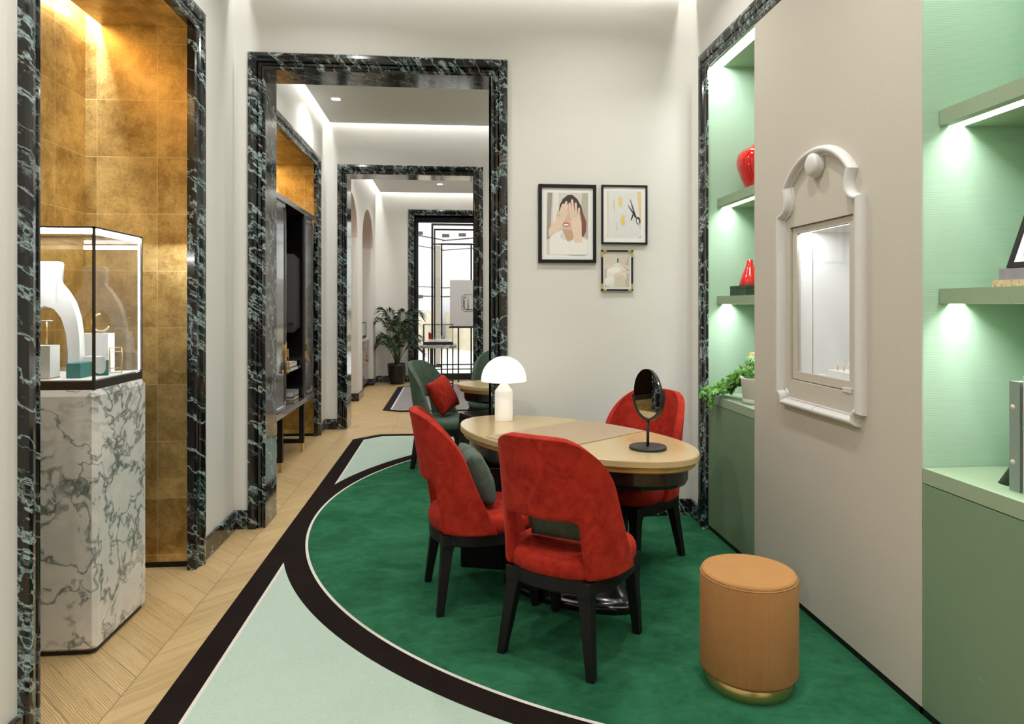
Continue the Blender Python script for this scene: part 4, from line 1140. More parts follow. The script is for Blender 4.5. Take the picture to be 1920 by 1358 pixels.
def shelf_things():
    # red vases
    o = MB().lathe([(0.060, 0), (0.066, 0.006), (0.075, 0.03), (0.105, 0.09), (0.128, 0.16), (0.134, 0.20), (0.126, 0.245), (0.095, 0.275), (0.05, 0.295), (0.026, 0.32), (0.021, 0.37), (0.020, 0.47), (0.024, 0.52), (0.020, 0.52)], 48).build('vase', 'red_gloss')
    o.location = (1.935, 4.135, 2.207); tag(o, 'big round red vase with a thin neck on the upper shelf', 'vase', 'red vases')
    o = MB().lathe([(0.064, 0), (0.066, 0.005), (0.058, 0.035), (0.044, 0.075), (0.030, 0.11), (0.021, 0.14), (0.018, 0.165), (0.014, 0.165)], 40).build('vase', 'red_gloss')
    o.location = (1.885, 4.15, 1.622); tag(o, 'small bell-shaped red vase on the dark green box', 'vase', 'red vases')
    t = thing('keepsake_box', 'dark green box under the small red vase', 'box', (1.905, 4.16, 1.559))
    MB().box((-.095, -.12, 0), (.095, .12, 0.044)).build('body', 'dark_green_box', t, .001)
    MB().box((-.096, -.121, 0.045), (.096, .121, 0.063)).build('lid', 'dark_green_box', t, .001)
    # ivy in its ivory pot, hanging over the counter edge
    t = thing('potted_ivy', 'trailing ivy in an ivory pot on the green counter', 'plant', (1.832, 3.915, 0.9095))
    MB().lathe([(0.082, 0.0), (0.090, 0.004), (0.090, 0.026), (0.086, 0.030), (0.090, 0.034), (0.101, 0.145), (0.103, 0.156), (0.096, 0.156), (0.092, 0.135)], 40).build('pot', 'ivory_pot', t)
    MB().lathe([(0.002, 0.137), (0.093, 0.137)], 24, caps=(False, False)).build('soil', 'soil', t)
    rnd = random.Random(5)
    leaves, stems = MB(), MB()
    def leaf(m, p, s, n, up):
        n = n.normalized(); u = (up - n * up.dot(n))
        u = u.normalized() if u.length > 1e-4 else Vector((1, 0, 0)); r = u.cross(n)
        shape = [(0, -.42), (.36, -.50), (.30, -.16), (.62, .10), (.28, .22), (0, .75), (-.28, .22), (-.62, .10), (-.30, -.16), (-.36, -.50)]
        b = len(m.v)
        m.v.append(tuple(p + n * s * 0.10))
        for x, y in shape: m.v.append(tuple(p + r * x * s + u * y * s - n * s * 0.12 * abs(x)))
        for k in range(len(shape)): m.face((b, b + 1 + k, b + 1 + (k + 1) % len(shape)))
    def strand(path, dens, s0, s1):
        stems.tube(path, 0.0018, 5)
        for k in range(len(path) - 1):
            for _ in range(dens):
                f = rnd.random()
                p = Vector(path[k]).lerp(Vector(path[k + 1]), f) + Vector([rnd.uniform(-.022, .022) for _ in range(3)])
                if p.x > -.172 and p.z < 0.034: p.z = 0.034 + rnd.random() * .015
                n = Vector((-0.9 + rnd.uniform(-.5, .5), -0.6 + rnd.uniform(-.7, .7), 0.55 + rnd.uniform(-.5, .6)))
                leaf(leaves, p, rnd.uniform(s0, s1), n, Vector((rnd.uniform(-.6, .3), rnd.uniform(-.2, .9), rnd.uniform(-1, .3))))
    for k in range(30):                                     # crown above the pot
        a = rnd.uniform(0, 2 * pi); r = rnd.uniform(.03, .14); h = rnd.uniform(.15, .30) - r * .35
        mid = (r * .4 * cos(a), r * .4 * sin(a), h * .85)
        strand([(0, 0, .137), mid, (r * cos(a), r * sin(a), h)], 3, .024, .038)
    for k in range(15):                                     # trailing to the left over the counter
        a = rnd.uniform(0.50, 0.78) * pi + rnd.uniform(-.15, .1)
        L = rnd.uniform(.20, .46)
        y1 = .10 + L * .75
        xo = rnd.uniform(-.07, .03)
        p = [(0.02 * cos(a), .04, .15), (xo - .01, .10, .20 - rnd.random() * .05), (xo - .02, .10 + L * .28, .14 - rnd.random() * .03), (xo - .035, .10 + L * .52, .07), (xo - .06 - rnd.random() * .04, y1, rnd.uniform(.012, .05))]
        if k % 3 == 0:
            p[-1] = (-.150, y1 - .03, .03); p.append((-.182, y1 - .01, .015)); p.append((-.190, y1 + .01, -.05))
        strand(p, 6, .022, .036)
    stems.build('stems', 'stem', t)
    leaves.build('foliage', 'ivy', t)
    # small leaning photo frame with gold corners behind the ivy
    t = thing('photo_frame', 'small black photo frame with gold corners behind the ivy', 'photo frame', (1.965, 4.135, 0.916), RA(-105))
    t.rotation_euler = (RA(-14), 0, RA(-30))
    w, h, f = 0.085, 0.285, 0.012
    m = MB().box((-w, -.01, 0), (-w + f, .01, h)).box((w - f, -.01, 0), (w, .01, h)).box((-w + f, -.01, 0), (w - f, .01, f)).box((-w + f, -.01, h - f), (w - f, .01, h))
    m.build('frame', 'black_wood', t)
    for sx in (-1, 1):
        for zz in (0, 1):
            xa, xb = sorted((sx * (w + .001), sx * (w - .035))); za, zb = (-.001, .013) if zz == 0 else (h - .013, h + .001)
            q = MB().box((xa, -.0115, za), (xb, .0115, zb))
            xa, xb = sorted((sx * (w + .001), sx * (w - .013))); za, zb = (-.001, .04) if zz == 0 else (h - .04, h + .001)
            q.box((xa, -.0115, za), (xb, .0115, zb)).build('corner', 'brass', t)
    MB().box((-w + f, -.004, f), (w - f, .004, h - f)).build('mount', 'paper', t)
    m = MB(); layer(m, 'print_brown', (0.07, 0.03, 0.02), [(-1, -1), (1, -1), (1, 1), (-1, 1)], -32, .05, .09)
    layer(m, 'print_hand', (0.7, .5, .4), blob(0.1, -.2, .5, .35), -31, .05, .09)
    q = m.build('print', None, t); q.location = (0, 0, h / 2)
    # right-hand niche: books and the leaning picture
    def book(label, lo, hi, cov, cx=None):
        b = thing('book', label, 'book', (0, 0, 0), 0, 'books in the green niche')
        (x0, y0, z0), (x1, y1, z1) = lo, hi
        return b
    b = book('floral cream book, lower of the two lying on the shelf', (0, 0, 0), (0, 0, 0), None)
    MB().box((1.785, 1.80, 1.5615), (2.02, 2.083, 1.579)).build('pages', 'paper', b)
    m = MB().box((1.779, 1.797, 1.5595), (2.025, 2.088, 1.5615)).box((1.779, 1.797, 1.579), (2.025, 2.088, 1.581)).box((1.777, 1.797, 1.5595), (1.780, 2.088, 1.581))
    m.build('cover', 'floral', b)
    b2 = book('grey-lilac book with a green band lying on the floral book', (0, 0, 0), (0, 0, 0), None)
    MB().box((1.790, 1.79, 1.584), (2.02, 2.060, 1.615)).build('pages', 'paper', b2)
    m = MB().box((1.786, 1.787, 1.5815), (2.022, 2.066, 1.584)).box((1.786, 1.787, 1.615), (2.022, 2.066, 1.6175)).box((1.783, 1.787, 1.5815), (1.787, 2.066, 1.6175))
    m.build('cover', 'lilac', b2)
    m = MB().box((1.7822, 1.80, 1.5818), (1.7832, 1.945, 1.6172)); m.build('spine_band', 'band_green', b2)
    m = MB().box((1.7822, 1.945, 1.5818), (1.7833, 1.952, 1.6172)); m.build('band_line', 'paper', b2)
    ringp = [(1.7818, 1.905 + .013 * cos(q), 1.5995 + .013 * sin(q)) for q in [2 * pi * i / 24 for i in range(25)]]
    MB().tube(ringp, 0.0016, 6).build('ring_mark', 'ivory_pot', b2)
    t = thing('leaning_picture', 'black framed picture leaning back on top of the lying books', 'picture', (1.806, 1.905, 1.6185))
    t.rotation_euler = (0, RA(20), 0)
    h, y0, y1, f = 0.30, -0.22, 0.150, 0.018
    m = MB().box((-.008, y0, 0), (.008, y0 + f, h)).box((-.008, y1 - f, 0), (.008, y1, h)).box((-.008, y0 + f, 0), (.008, y1 - f, f)).box((-.008, y0 + f, h - f), (.008, y1 - f, h))
    m.build('frame', 'black_wood', t)
    MB().box((-.003, y0 + f, f), (.005, y1 - f, h - f)).build('mount', 'paper', t)
    MB().box((-.0042, y0 + .04, .04), (-.0030, y1 - .045, h - .04)).build('print', 'print_grey2', t)
    s1 = thing('book', 'slim grey-green book standing upright on the counter', 'book', (0, 0, 0), 0, 'books in the green niche')
    MB().box((1.786, 1.983, 0.912), (1.97, 2.013, 1.254)).build('pages', 'paper', s1)
    MB().box((1.780, 2.013, 0.909), (1.975, 2.018, 1.257)).box((1.780, 1.978, 0.909), (1.975, 1.983, 1.257)).box((1.777, 1.978, 0.909), (1.7815, 2.018, 1.257)).build('cover', 'sage', s1)
    for z in (1.0, 1.175):
        k = MB().lathe([(0.009, 0), (0.009, .0008)], 16).build('spine_dot', 'ivory_pot', s1)
        k.rotation_euler = (0, -pi / 2, 0); k.location = (1.777, 2.004, z)
    s2 = thing('book', 'thick cream book standing beside the slim grey-green book', 'book', (0, 0, 0), 0, 'books in the green niche')
    MB().box((1.790, 1.905, 0.912), (1.99, 1.967, 1.272)).build('pages', 'paper', s2)
    MB().box((1.786, 1.967, 0.909), (1.995, 1.972, 1.276)).box((1.786, 1.900, 0.909), (1.995, 1.905, 1.276)).box((1.783, 1.900, 0.909), (1.787, 1.972, 1.276)).build('cover', 'cream_cover', s2)
    MB().box((1.7822, 1.901, 1.105), (1.7832, 1.9725, 1.165)).build('spine_label', 'band_green', s2)
    prof = []
    for k in range(8): prof += [(0.050 - .0055 * k, 0.010 * k), (0.043 - .0050 * k, 0.010 * k + .009)]
    o = MB().lathe(prof, 28).build('ridged_cone', 'dark_green_box')
    o.location = (1.853, 2.075, 0.909); tag(o, 'small black-green ridged cone behind the upright books', 'ornament')
M['floral'] = None
def small_mats():
    g = G('floral_cover'); v = g.obj()
    n = g.noise(v, 90.0, 4.0, 0.7, 1.5)
    M['floral'] = g.set(color=g.ramp(n, [(0.35, (0.10, 0.045, 0.03)), (0.46, (0.62, 0.48, 0.22)), (0.56, (0.74, 0.66, 0.50)), (0.66, (0.45, 0.20, 0.12)), (0.74, (0.75, 0.70, 0.6))]), rough=0.6)
    M['lilac'] = plain('grey_lilac_cover', (0.30, 0.29, 0.33), 0.6, 0.25, 25.0)
    M['band_green'] = plain('sage_label', (0.33, 0.45, 0.36), 0.6, 0.08, 80.0)
    M['sage'] = plain('sage_cover', (0.21, 0.28, 0.235), 0.65, 0.06, 80.0)
    M['cream_cover'] = plain('cream_cover', (0.62, 0.60, 0.56), 0.65, 0.03, 80.0)
    M['print_grey2'] = plain('print_pale_grey', (0.50, 0.50, 0.49), 0.8, 0.2, 14.0)
small_mats()
shelf_things()

# ------------------------------------------------------------------ second room: tall lacquered cabinet
def armoire():
    t = thing('bar_cabinet', 'tall dark lacquered cabinet on open legs in the further gold recess', 'cabinet', (0, 0, 0))
    xf, xb, y0, y1, z0, z1 = -1.505, -1.98, 5.93, 7.53, 0.50, 2.47
    th = 0.03
    ya, yb = 6.335, 7.125
    L = 'cab_lacquer'
    m = MB()
    m.box((xb, y0, z0 + .05), (xf - .028, y0 + th, z1 - .05)).box((xb, y1 - th, z0 + .05), (xf - .028, y1, z1 - .05))
    m.box((xb, y0 + th, z0 + .05), (xb + .02, y1 - th, z1 - .05))
    m.box((xb + .02, ya - th, z0 + .05), (xf - .028, ya, z1 - .05)).box((xb + .02, yb, z0 + .05), (xf - .028, yb + th, z1 - .05))
    m.build('carcass', 'black_lacquer', t)
    MB().box((xb, y0 - .02, z1 - .05), (xf + .015, y1 + .02, z1)).build('cornice', L, t, .003)
    MB().box((xb, y0 - .02, z0), (xf + .015, y1 + .02, z0 + .05)).build('bottom_rail', L, t, .003)
    for (da, db, hy, inner) in ((y0, ya, y0, ya), (yb, y1, y1, yb)):
        d = MB().box((xf - .026, da + .003, z0 + .052), (xf - .004, db - .003, z1 - .052)).build('door', L, t, .002)
        # raised frame with cut corners, brass line hinges, half-moon handle plate
        w, c = 0.030, 0.05
        a0, a1, b0, b1 = da + .012, db - .012, z0 + .068, z1 - .068
        out = [(a0, b0 + c), (a0 + c, b0), (a1 - c, b0), (a1, b0 + c), (a1, b1 - c), (a1 - c, b1), (a0 + c, b1), (a0, b1 - c)]
        inn = [(a0 + w, b0 + c + w * .4), (a0 + c + w * .4, b0 + w), (a1 - c - w * .4, b0 + w), (a1 - w, b0 + c + w * .4), (a1 - w, b1 - c - w * .4), (a1 - c - w * .4, b1 - w), (a0 + c + w * .4, b1 - w), (a0 + w, b1 - c - w * .4)]
        q = MB(); rings = []
        for p, r in zip(out + [out[0]], inn + [inn[0]]):
            rings.append([(xf - .004, p[0], p[1]), (xf + .006, p[0] * .7 + r[0] * .3, p[1] * .7 + r[1] * .3), (xf + .006, p[0] * .3 + r[0] * .7, p[1] * .3 + r[1] * .7), (xf - .004, r[0], r[1])])
        q.loft(rings, (False, False)).build('door_moulding', L, d)
        for hz in (0.80, 2.12):
            MB().box((xf - .006, hy - .004 if hy == y0 else hy - .010, hz), (xf + .004, hy + .010 if hy == y0 else hy + .004, hz + .17)).build('hinge', 'brass', d)
        s = -1 if inner == ya else 1
        ey = inner + s * .004
        poly = [(0, -.105)] + [(s * .052 * cos(k * pi / 16 - pi / 2), .105 * sin(k * pi / 16 - pi / 2)) for k in range(1, 16)] + [(0, .105)]
        h = MB().prism(poly, 0, .010, lambda a, z, e: (xf - .003 + e, ey + a, 1.06 + z)).build('handle', 'brass', d)
        MB().box((xf + .005, ey + s * .004 - .005, 1.025), (xf + .024, ey + s * .004 + .005, 1.10)).build('latch', 'brass', d)
        for dz, dy in ((0, .010),) + (((-.03, -.05),) if s < 0 else ()):
            pts = [(xf + .018, ey + dy + s * .01, 1.06), (xf + .022, ey + dy + s * .01, 0.985 + dz)]
            q = MB().tube(pts, .003, 6)
            q.lathe([(0.006, 0.0), (0.009, -.010), (0.007, -.018), (0.015, -.055), (0.017, -.075), (0.009, -.075)], 14, (xf + .024, ey + dy + s * .01, 0.985 + dz))
            q.build('tassel', 'tassel', d)
    # open middle bay: shelf, lit octagonal mirror box, books
    MB().box((xb + .02, ya, 0.86), (xf - .035, yb, 0.885)).build('inner_shelf', L, t)
    MB().box((xb + .02, ya, 1.30), (xf - .10, yb, 1.32)).build('inner_shelf', 'black_lacquer', t)
    fr = []
    cy = 6.99; zc = 1.62; W, Hh, c = 0.10, 0.40, 0.05
    oc = lambda k: [(-W * k, -Hh + c), (-W * k + c, -Hh), (W * k - c, -Hh), (W * k, -Hh + c), (W * k, Hh - c), (W * k - c, Hh), (-W * k + c, Hh), (-W * k, Hh - c)]
    rot = lambda a, z, e: (-1.64 + a * .94 - e * .3, yb - .010 - .11 + a * .30 - e * .95 + .08, zc + z)
    q = MB().prism(oc(1.0), 0, .03, rot); q.build('mirror_frame', 'black_lacquer', t)
    q = MB().prism([(x * .78, z * .9) for x, z in oc(1.0)], .0301, .033, rot); q.build('mirror_panel', 'steel', t)
    for i, (x, yy) in enumerate(((-1.55, ya + .06), (-1.75, ya + .06), (-1.55, yb - .06), (-1.75, yb - .06))): pass
    # open rectangular leg frames with brass feet
    for yl in (6.06, 6.60 - .38 + .0, 7.09):
        if yl == 6.06: continue
        q = MB().box((xf - .045, yl - .022, .09), (xf, yl + .022, z0)).box((xb + .02, yl - .022, .09), (xb + .065, yl + .022, z0)).box((xb + .065, yl - .022, .09), (xf - .045, yl + .022, .13))
        lg = q.build('leg_frame', 'black_wood', t)
        for xx in (xf - .0225, xb + .0425):
            MB().loft([[(xx - w_, yl - w_, z), (xx + w_, yl - w_, z), (xx + w_, yl + w_, z), (xx - w_, yl + w_, z)] for z, w_ in ((0.0, .011), (.0905, .018))]).build('brass_foot', 'brass', lg)
    # books and papers inside
    for (z, x0_, x1_, ya_, yb_, hh, mt, lb) in ((.551, -1.78, -1.56, 6.90, 7.10, .035, 'floral', 'pink and cream book at the bottom of the dark cabinet'), (.587, -1.80, -1.56, 6.88, 7.10, .055, 'lilac', 'grey book on top of the pink one in the dark cabinet'), (.886, -1.80, -1.57, 6.74, 7.06, .045, 'cream_cover', 'pale book lying on the inner shelf of the dark cabinet')):
        bk = thing('book', lb, 'book', (0, 0, 0), 0, 'books inside the dark cabinet')
        MB().box((x0_ + .004, ya_ + .004, z + .004), (x1_ - .004, yb_ - .004, z + hh - .004)).build('pages', 'paper', bk)
        MB().box((x0_, ya_, z), (x1_, yb_, z + .004)).box((x0_, ya_, z + hh - .004), (x1_, yb_, z + hh)).box((x1_ - .004, ya_, z), (x1_, yb_, z + hh)).build('cover', mt, bk)
M['steel'] = plain('smoked_mirror', (0.07, 0.07, 0.075), 0.3, 0.05, 5.0, metal=0.7)
armoire()

# ------------------------------------------------------------------ furthest room
def palm():
    t = thing('potted_palm', 'potted palm with fan fronds by the far marble doorway', 'plant', (-1.035, 13.02, 0))
    MB().lathe([(0.120, 0.0), (0.132, 0.004), (0.150, 0.08), (0.172, 0.22), (0.180, 0.34), (0.183, 0.388), (0.168, 0.388), (0.165, 0.35)], 40).build('pot', 'black_pot', t)
    MB().lathe([(0.002, 0.352), (0.166, 0.352)], 24, caps=(False, False)).build('soil', 'soil', t)
    rnd = random.Random(11)
    specs = [(-1.35, 0.90, .42), (1.10, 0.72, .46), (-2.75, .95, .42), (2.85, .62, .40), (-.55, .62, .44), (.55, .92, .36), (-1.9, .60, .40), (1.9, .95, .30),
             (-.95, 1.12, .34), (-2.2, 1.14, .34), (.15, 1.10, .36), (3.3, .48, .36), (-.1, .42, .38), (-1.6, .46, .40)]
    for i, (az, hgt, reach) in enumerate(specs):
        lim = 0.37 if cos(az) < -.3 else 0.5
        if sin(az) > 0.2: lim = min(lim, 0.30)
        reach = min(reach, lim)
        d = Vector((cos(az), sin(az), 0))
        path = []
        fit = lambda q: Vector((max(q.x, -0.405), min(q.y, 0.275), q.z))
        for k in range(13):
            f = k / 12
            path.append(fit(d * (0.03 + reach * f ** 1.5) + Vector((0, 0, 0.352 + (hgt * 0.98) * (1 - (1 - f) ** 1.8) - 0.20 * max(0, f - .62) ** 1.3 * 2.2))))
        st = MB().tube(path, [0.011 * (1 - .8 * k / 12) for k in range(13)], 6).build('stem', 'stem', t)
        m = MB()
        n = 18
        for k in range(n):
            f = 0.45 + 0.55 * k / (n - 1)
            q = f * 12; a = min(int(q), 11)
            p = path[a].lerp(path[a + 1], q - a); tan = (path[a + 1] - path[a]).normalized()
            side = tan.cross(Vector((0, 0, 1))); side = side.normalized() if side.length > .1 else Vector((0, 1, 0))
            ln = 0.265 * (0.50 + 0.62 * sin(pi * (0.15 + .70 * (k / (n - 1)))))
            for sg in (-1, 1):
                dr = (side * sg * (0.95 - .45 * k / (n - 1)) + tan * (0.55 + .7 * k / (n - 1)) + Vector((0, 0, rnd.uniform(.05, .3)))).normalized()
                nn = dr.cross(tan).normalized()
                w = 0.019
                e = p + dr * ln + Vector((0, 0, -ln * rnd.uniform(.12, .38))); md = p + dr * ln * .5 + Vector((0, 0, .008))
                wv = tan.cross(nn); wv = tan * w
                up = nn * 0.005
                m.add([fit(p), fit(md + wv), fit(e), fit(md - wv), fit(md + up)], [(0, 1, 4), (1, 2, 4), (2, 3, 4), (3, 0, 4)])
        m.build('frond', 'palm', st)
palm()

def display_table():
    cx, cy, w, d = -0.222, 11.30, 0.60, 0.52
    t = thing('display_table', 'white marble topped side table on thin black legs in the furthest room', 'table', (cx, cy, 0.011))
    MB().prism(rrect(w, d, .06), .785, .835).build('tabletop', 'white_marble', t, .006)
    for (x, y) in ((-.24, -.20), (.24, -.20), (-.24, .20), (.24, .20), (-.12, -.2), (.15, .2), (-.17, .2)):
        MB().box((x - .011, y - .011, 0), (x + .011, y + .011, .785)).build('leg', 'black_metal', t)
    MB().box((-.24, -.208, .20), (.24, -.192, .216)).box((-.24, .192, .20), (.24, .208, .216)).build('stretcher', 'black_metal', t)
    z = 0.846 + .0005
    c = thing('glass_display_case', 'low glass display case on the marble side table', 'display case', (cx, cy, z))
    W, D, H = .245, .19, .335
    MB().box((-W, -D, 0), (W, D, .05)).build('base', 'black_metal', c)
    MB().box((-W + .012, -D + .012, .05), (W - .012, D - .012, .054)).build('display_floor', 'white', c)
    s = .010
    for x in (-W, W - s):
        for y in (-D, D - s): MB().box((x, y, .05), (x + s, y + s, H)).build('post', 'bronze', c)
    MB().box((-W, -D, H - s), (W, -D + s, H)).box((-W, D - s, H - s), (W, D, H)).box((-W, -D + s, H - s), (-W + s, D - s, H)).box((W - s, -D + s, H - s), (W, D - s, H)).build('top_frame', 'black_metal', c)
    for lo, hi in (((-W + s, -D + .003, .054), (W - s, -D + .006, H - s)), ((-W + s, D - .006, .054), (W - s, D - .003, H - s)), ((-W + .003, -D + s, .054), (-W + .006, D - s, H - s)), ((W - .006, -D + s, .054), (W - .003, D - s, H - s)), ((-W + s, -D + s, H - .006), (W - s, D - s, H - .003))):
        MB().box(lo, hi).build('glass_pane', 'glass', c)
    zz = z + .0545
    o = MB().box((cx - .15, cy - .12, zz), (cx + .16, cy + .05, zz + .03)).build('jewellery_tray', 'white'); tag(o, 'white jewellery tray in the low glass case', 'tray')
    o = MB().prism([(-.03, 0), (.035, 0), (.01, .12), (-.02, .15), (-.035, .13)], cy + .06, cy + .075, lambda x, y, e: (cx - .13 + x, e, zz + y)).build('red_display_card', 'red_velvet'); tag(o, 'upright red velvet display form in the low glass case', 'jewellery stand')
    o = MB().lathe([(.022, 0), (.026, .01), (.03, .06), (.026, .085), (.02, .085)], 20).build('ring_cup', 'lilac'); o.location = (cx + .075, cy + .10, zz); tag(o, 'small grey cup in the low glass case', 'cup')
    o = MB().box((cx - .12, cy - .10, zz + .0305), (cx - .05, cy - .05, zz + .036)).build('jewellery_box', 'teal'); tag(o, 'flat teal box on the white tray of the low case', 'box')
display_table()

def alcove_things():
    t = thing('drawer_cabinet', 'mauve drawer cabinet with a pale marble top in the far arched alcove', 'cabinet', (0, 0, 0))
    x0, x1, ya, yb = -1.955, -1.545, 11.30, 12.78
    MB().box((x0, ya, .06), (x1 - .02, yb, .86)).build('body', 'drawer_wood', t)
    MB().box((x0, ya, .86), (x1 + .02, yb, .90)).build('counter_top', 'white_marble', t)
    for zlo, zhi in ((.075, .40), (.405, .70), (.705, .855)):
        for (y0, y1) in ((ya + .004, 12.03), (12.04, yb - .004)):
            d = MB().box((x1 - .019, y0, zlo), (x1, y1, zhi)).build('drawer', 'drawer_wood', t, .002)
            if zlo == .405:
                ym = (y0 + y1) / 2 + .15
                q = MB()
                q.box((x1 - .001, ym - .03, zhi - .06), (x1 + .012, ym + .03, zhi - .05))
                for dy in (-.025, .025):
                    q.tube([(x1 + .014, ym + dy, zhi - .055), (x1 + .014, ym + dy, zhi - .17)], .004, 6)
                    q.lathe([(.009, 0), (.02, -.06), (.012, -.06)], 10, (x1 + .016, ym + dy, zhi - .165))
                q.build('tassel_handle', 'tassel', d)
    for (x, y) in ((x0 + .04, ya + .05), (x1 - .06, ya + .05), (x0 + .04, yb - .05), (x1 - .06, yb - .05)):
        MB().box((x - .015, y - .015, 0), (x + .015, y + .015, .06)).build('leg', 'black_metal', t)
    c = thing('glass_display_case', 'glass display case on the drawer cabinet in the far alcove', 'display case', (-1.70, 12.20, .9005))
    W, D, H, s = .14, .42, .285, .012
    MB().box((-W, -D, 0), (W, D, .05)).build('base', 'black_metal', c)
    for x in (-W, W - s):
        for y in (-D, D - s): MB().box((x, y, .05), (x + s, y + s, H)).build('post', 'black_metal', c)
    MB().box((-W, -D, H - s), (-W + s, D, H)).box((W - s, -D, H - s), (W, D, H)).box((-W + s, -D, H - s), (W - s, -D + s, H)).box((-W + s, D - s, H - s), (W - s, D, H)).build('top_frame', 'black_metal', c)
    for lo, hi in (((W - .006, -D + s, .05), (W - .003, D - s, H - s)), ((-W + .003, -D + s, .05), (-W + .006, D - s, H - s)), ((-W + s, -D + .003, .05), (W - s, -D + .006, H - s)), ((-W + s, D - .006, .05), (W - s, D - .003, H - s))):
        MB().box(lo, hi).build('glass_pane', 'glass', c)
    # white framed wall window on the side of the near alcove
    t = thing('wall_mirror', 'narrow white framed mirror on the pier of the near alcove', 'mirror', (-1.69, 10.728, 1.11))
    m = MB().box((-.15, -.02, 0), (-.12, 0, .89)).box((.115, -.02, 0), (.145, 0, .89)).box((-.12, -.02, 0), (.115, 0, .03)).box((-.12, -.02, .86), (.115, 0, .89))
    m.build('frame', 'white_trim', t, .004)
    MB().box((-.12, -.008, .03), (.115, -.002, .86)).build('mirror_glass', 'steel', t)
alcove_things()

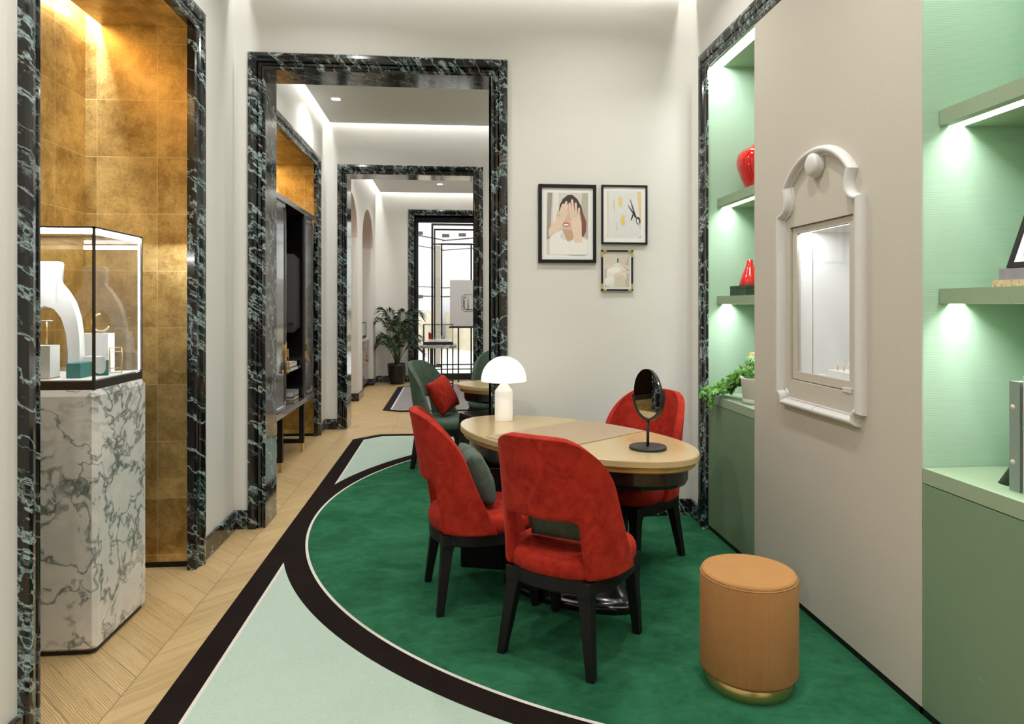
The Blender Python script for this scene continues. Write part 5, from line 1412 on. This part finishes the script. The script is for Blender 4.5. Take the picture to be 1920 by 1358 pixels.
# ------------------------------------------------------------------ glazed street door and what stands in and beyond it
def street():
    Y = 13.70
    d = MB().box((-.73, Y - .05, 0), (-.665, Y, 3.25)).box((.685, Y - .05, 0), (.75, Y, 3.25)).box((-.665, Y - .05, 3.15), (.685, Y, 3.25)).box((-.665, Y - .05, 0.0), (.685, Y, .125)).build('door_1', 'black_metal')
    d['kind'] = 'structure'
    g = MB().box((-.665, Y - .03, .125), (.685, Y - .024, 3.15)).build('glass_pane', 'glass', d)
    # two nested black window-display frames
    t = thing('portal_stand', 'two nested thin black metal frames standing in the far doorway', 'display frame', (0, 0, 0))
    def portal(xa, xb, zt, y, w, name):
        MB().box((xa, y - w / 2, 0), (xa + w, y + w / 2, zt)).box((xb - w, y - w / 2, 0), (xb, y + w / 2, zt)).box((xa + w, y - w / 2, zt - w), (xb - w, y + w / 2, zt)).build(name, 'black_metal', t)
    portal(-.402, .50, 3.11, 13.46, .040, 'outer_frame')
    portal(-.355, .46, 3.02, 13.60, .030, 'rear_frame')
    portal(-.215, .40, 2.715, 13.40, .032, 'inner_frame')
    MB().box((-.362, 13.45, 2.69), (.46, 13.475, 2.715)).build('cross_bar', 'black_metal', t)
    # sign on its black stand
    t = thing('sign_stand', 'white sign board with an octagonal monogram on a black stand', 'sign', (0, 0, 0))
    ys = 13.25
    for x in (.115, .655): MB().box((x, ys - .02, 0), (x + .030, ys + .02, 1.05)).build('leg', 'black_metal', t)
    MB().box((-.05, ys - .02, 1.05), (.85, ys + .02, 1.085)).build('top_bar', 'black_metal', t)
    for z in (.235, .325): MB().box((-.30, ys + .022, z), (.85, ys + .040, z + .022)).build('stretcher', 'black_metal', t)
    bd = MB().box((-.035, ys - .012, 1.086), (.70, ys + .012, 1.985)).build('sign_board', 'sign_white', t)
    yl = ys - .0135
    cx, cz = .342, 1.535
    oc = lambda w, h, c: [(-w, -h + c), (-w + c, -h), (w - c, -h), (w, -h + c), (w, h - c), (w - c, h), (-w + c, h), (-w, h - c)]
    q = MB()
    for (w, h, c, k) in ((.150, .170, .06, .010), (.118, .138, .05, .014)):
        o1, o2 = oc(w, h, c), oc(w - k, h - k, c - k * .4)
        for i in range(8):
            j = (i + 1) % 8
            if w < .14 and i in (5,): continue
            q.add([(cx + p[0], yl, cz + p[1]) for p in (o1[i], o1[j], o2[j], o2[i])], [(0, 1, 2, 3)])
    q.add([(cx + x, yl - .0005, cz + z) for x, z in ((-.036, -.13), (-.012, -.13), (-.020, .10), (-.024, .125), (-.028, .10))], [(0, 1, 2, 3, 4)])
    q.add([(cx + x, yl - .0005, cz + z) for x, z in ((-.060, -.13), (.060, -.13), (.060, -.118), (-.060, -.118))], [(0, 1, 2, 3)])
    q.add([(cx + x, yl - .0005, cz + z) for x, z in ((-.110, -.10), (-.092, -.10), (-.092, .06), (-.110, .06))], [(0, 1, 2, 3)])
    q.add([(cx + x, yl - .0005, cz + z) for x, z in ((.092, -.10), (.110, -.10), (.110, .06), (.092, .06))], [(0, 1, 2, 3)])
    lg = q.build('monogram', 'grey_mark', bd)
    # street beyond
    o = MB().box((-9, 13.75, -.06), (9, 40, 0.0)).build('ground', 'stone_out'); o['kind'] = 'structure'
    t = thing('street_post', 'taupe square post standing outside the far door', 'post', (-.345, 16.45, 0))
    MB().box((-.07, -.07, 0), (.07, .07, 2.93)).build('shaft', 'taupe', t)
    MB().box((-.10, -.10, 0), (.10, .10, .05)).build('base', 'black_metal', t)
    b = thing('street_facade', 'pale corner of a building with ledges across the street', 'building', (0, 0, 0))
    C = (-.32, 24.0); Lp = (-3.4, 17.6); Rp = (4.6, 18.8)
    def wall(P, Q, name):
        MB().add([(P[0], P[1], 0), (Q[0], Q[1], 0), (Q[0], Q[1], 12), (P[0], P[1], 12)], [(0, 1, 2, 3)]).build(name, 'facade', b, solid=.2)
    wall(Lp, C, 'left_wall'); wall(C, Rp, 'right_wall')
    for (P, Q) in (((-2.6, 18.6), (-.40, 23.2)), ((-.15, 23.3), (3.6, 19.2))):
        MB().add([(P[0], P[1], 0), (Q[0], Q[1], 0), (Q[0], Q[1], 1.25), (P[0], P[1], 1.25)], [(0, 1, 2, 3)]).build('low_wall', 'beige_stone', b, solid=.15)
    def rail(P, Q, z, r, mt, off=.30):
        dx, dy = Q[0] - P[0], Q[1] - P[1]; L = sqrt(dx * dx + dy * dy); nx, ny = dy / L, -dx / L
        if ny > 0: nx, ny = -nx, -ny
        MB().tube([(P[0] + nx * off, P[1] + ny * off, z), (Q[0] + nx * off, Q[1] + ny * off, z)], r, 6).build('ledge_rail', mt, b)
    for z, r in ((3.69, .022), (3.36, .016), (2.08, .016), (1.78, .022)):
        rail((-.55, 23.1), Lp, z, r, 'bronze'); rail((-.1, 23.4), Rp, z, r, 'bronze')
    for (x, y, z) in ((-1.05, 22.2, 3.78), (-.2, 22.9, 3.78), (.35, 22.6, 3.78), (1.0, 22.0, 3.78), (-1.05, 22.2, 1.72), (.2, 22.6, 1.82)):
        MB().box((x - .12, y - .1, z), (x + .12, y + .1, z + .1)).build('bracket', 'bronze', b)
M['sign_white'] = plain('sign_board_white', (0.60, 0.60, 0.60), 0.7, 0.04, 160.0)
street()
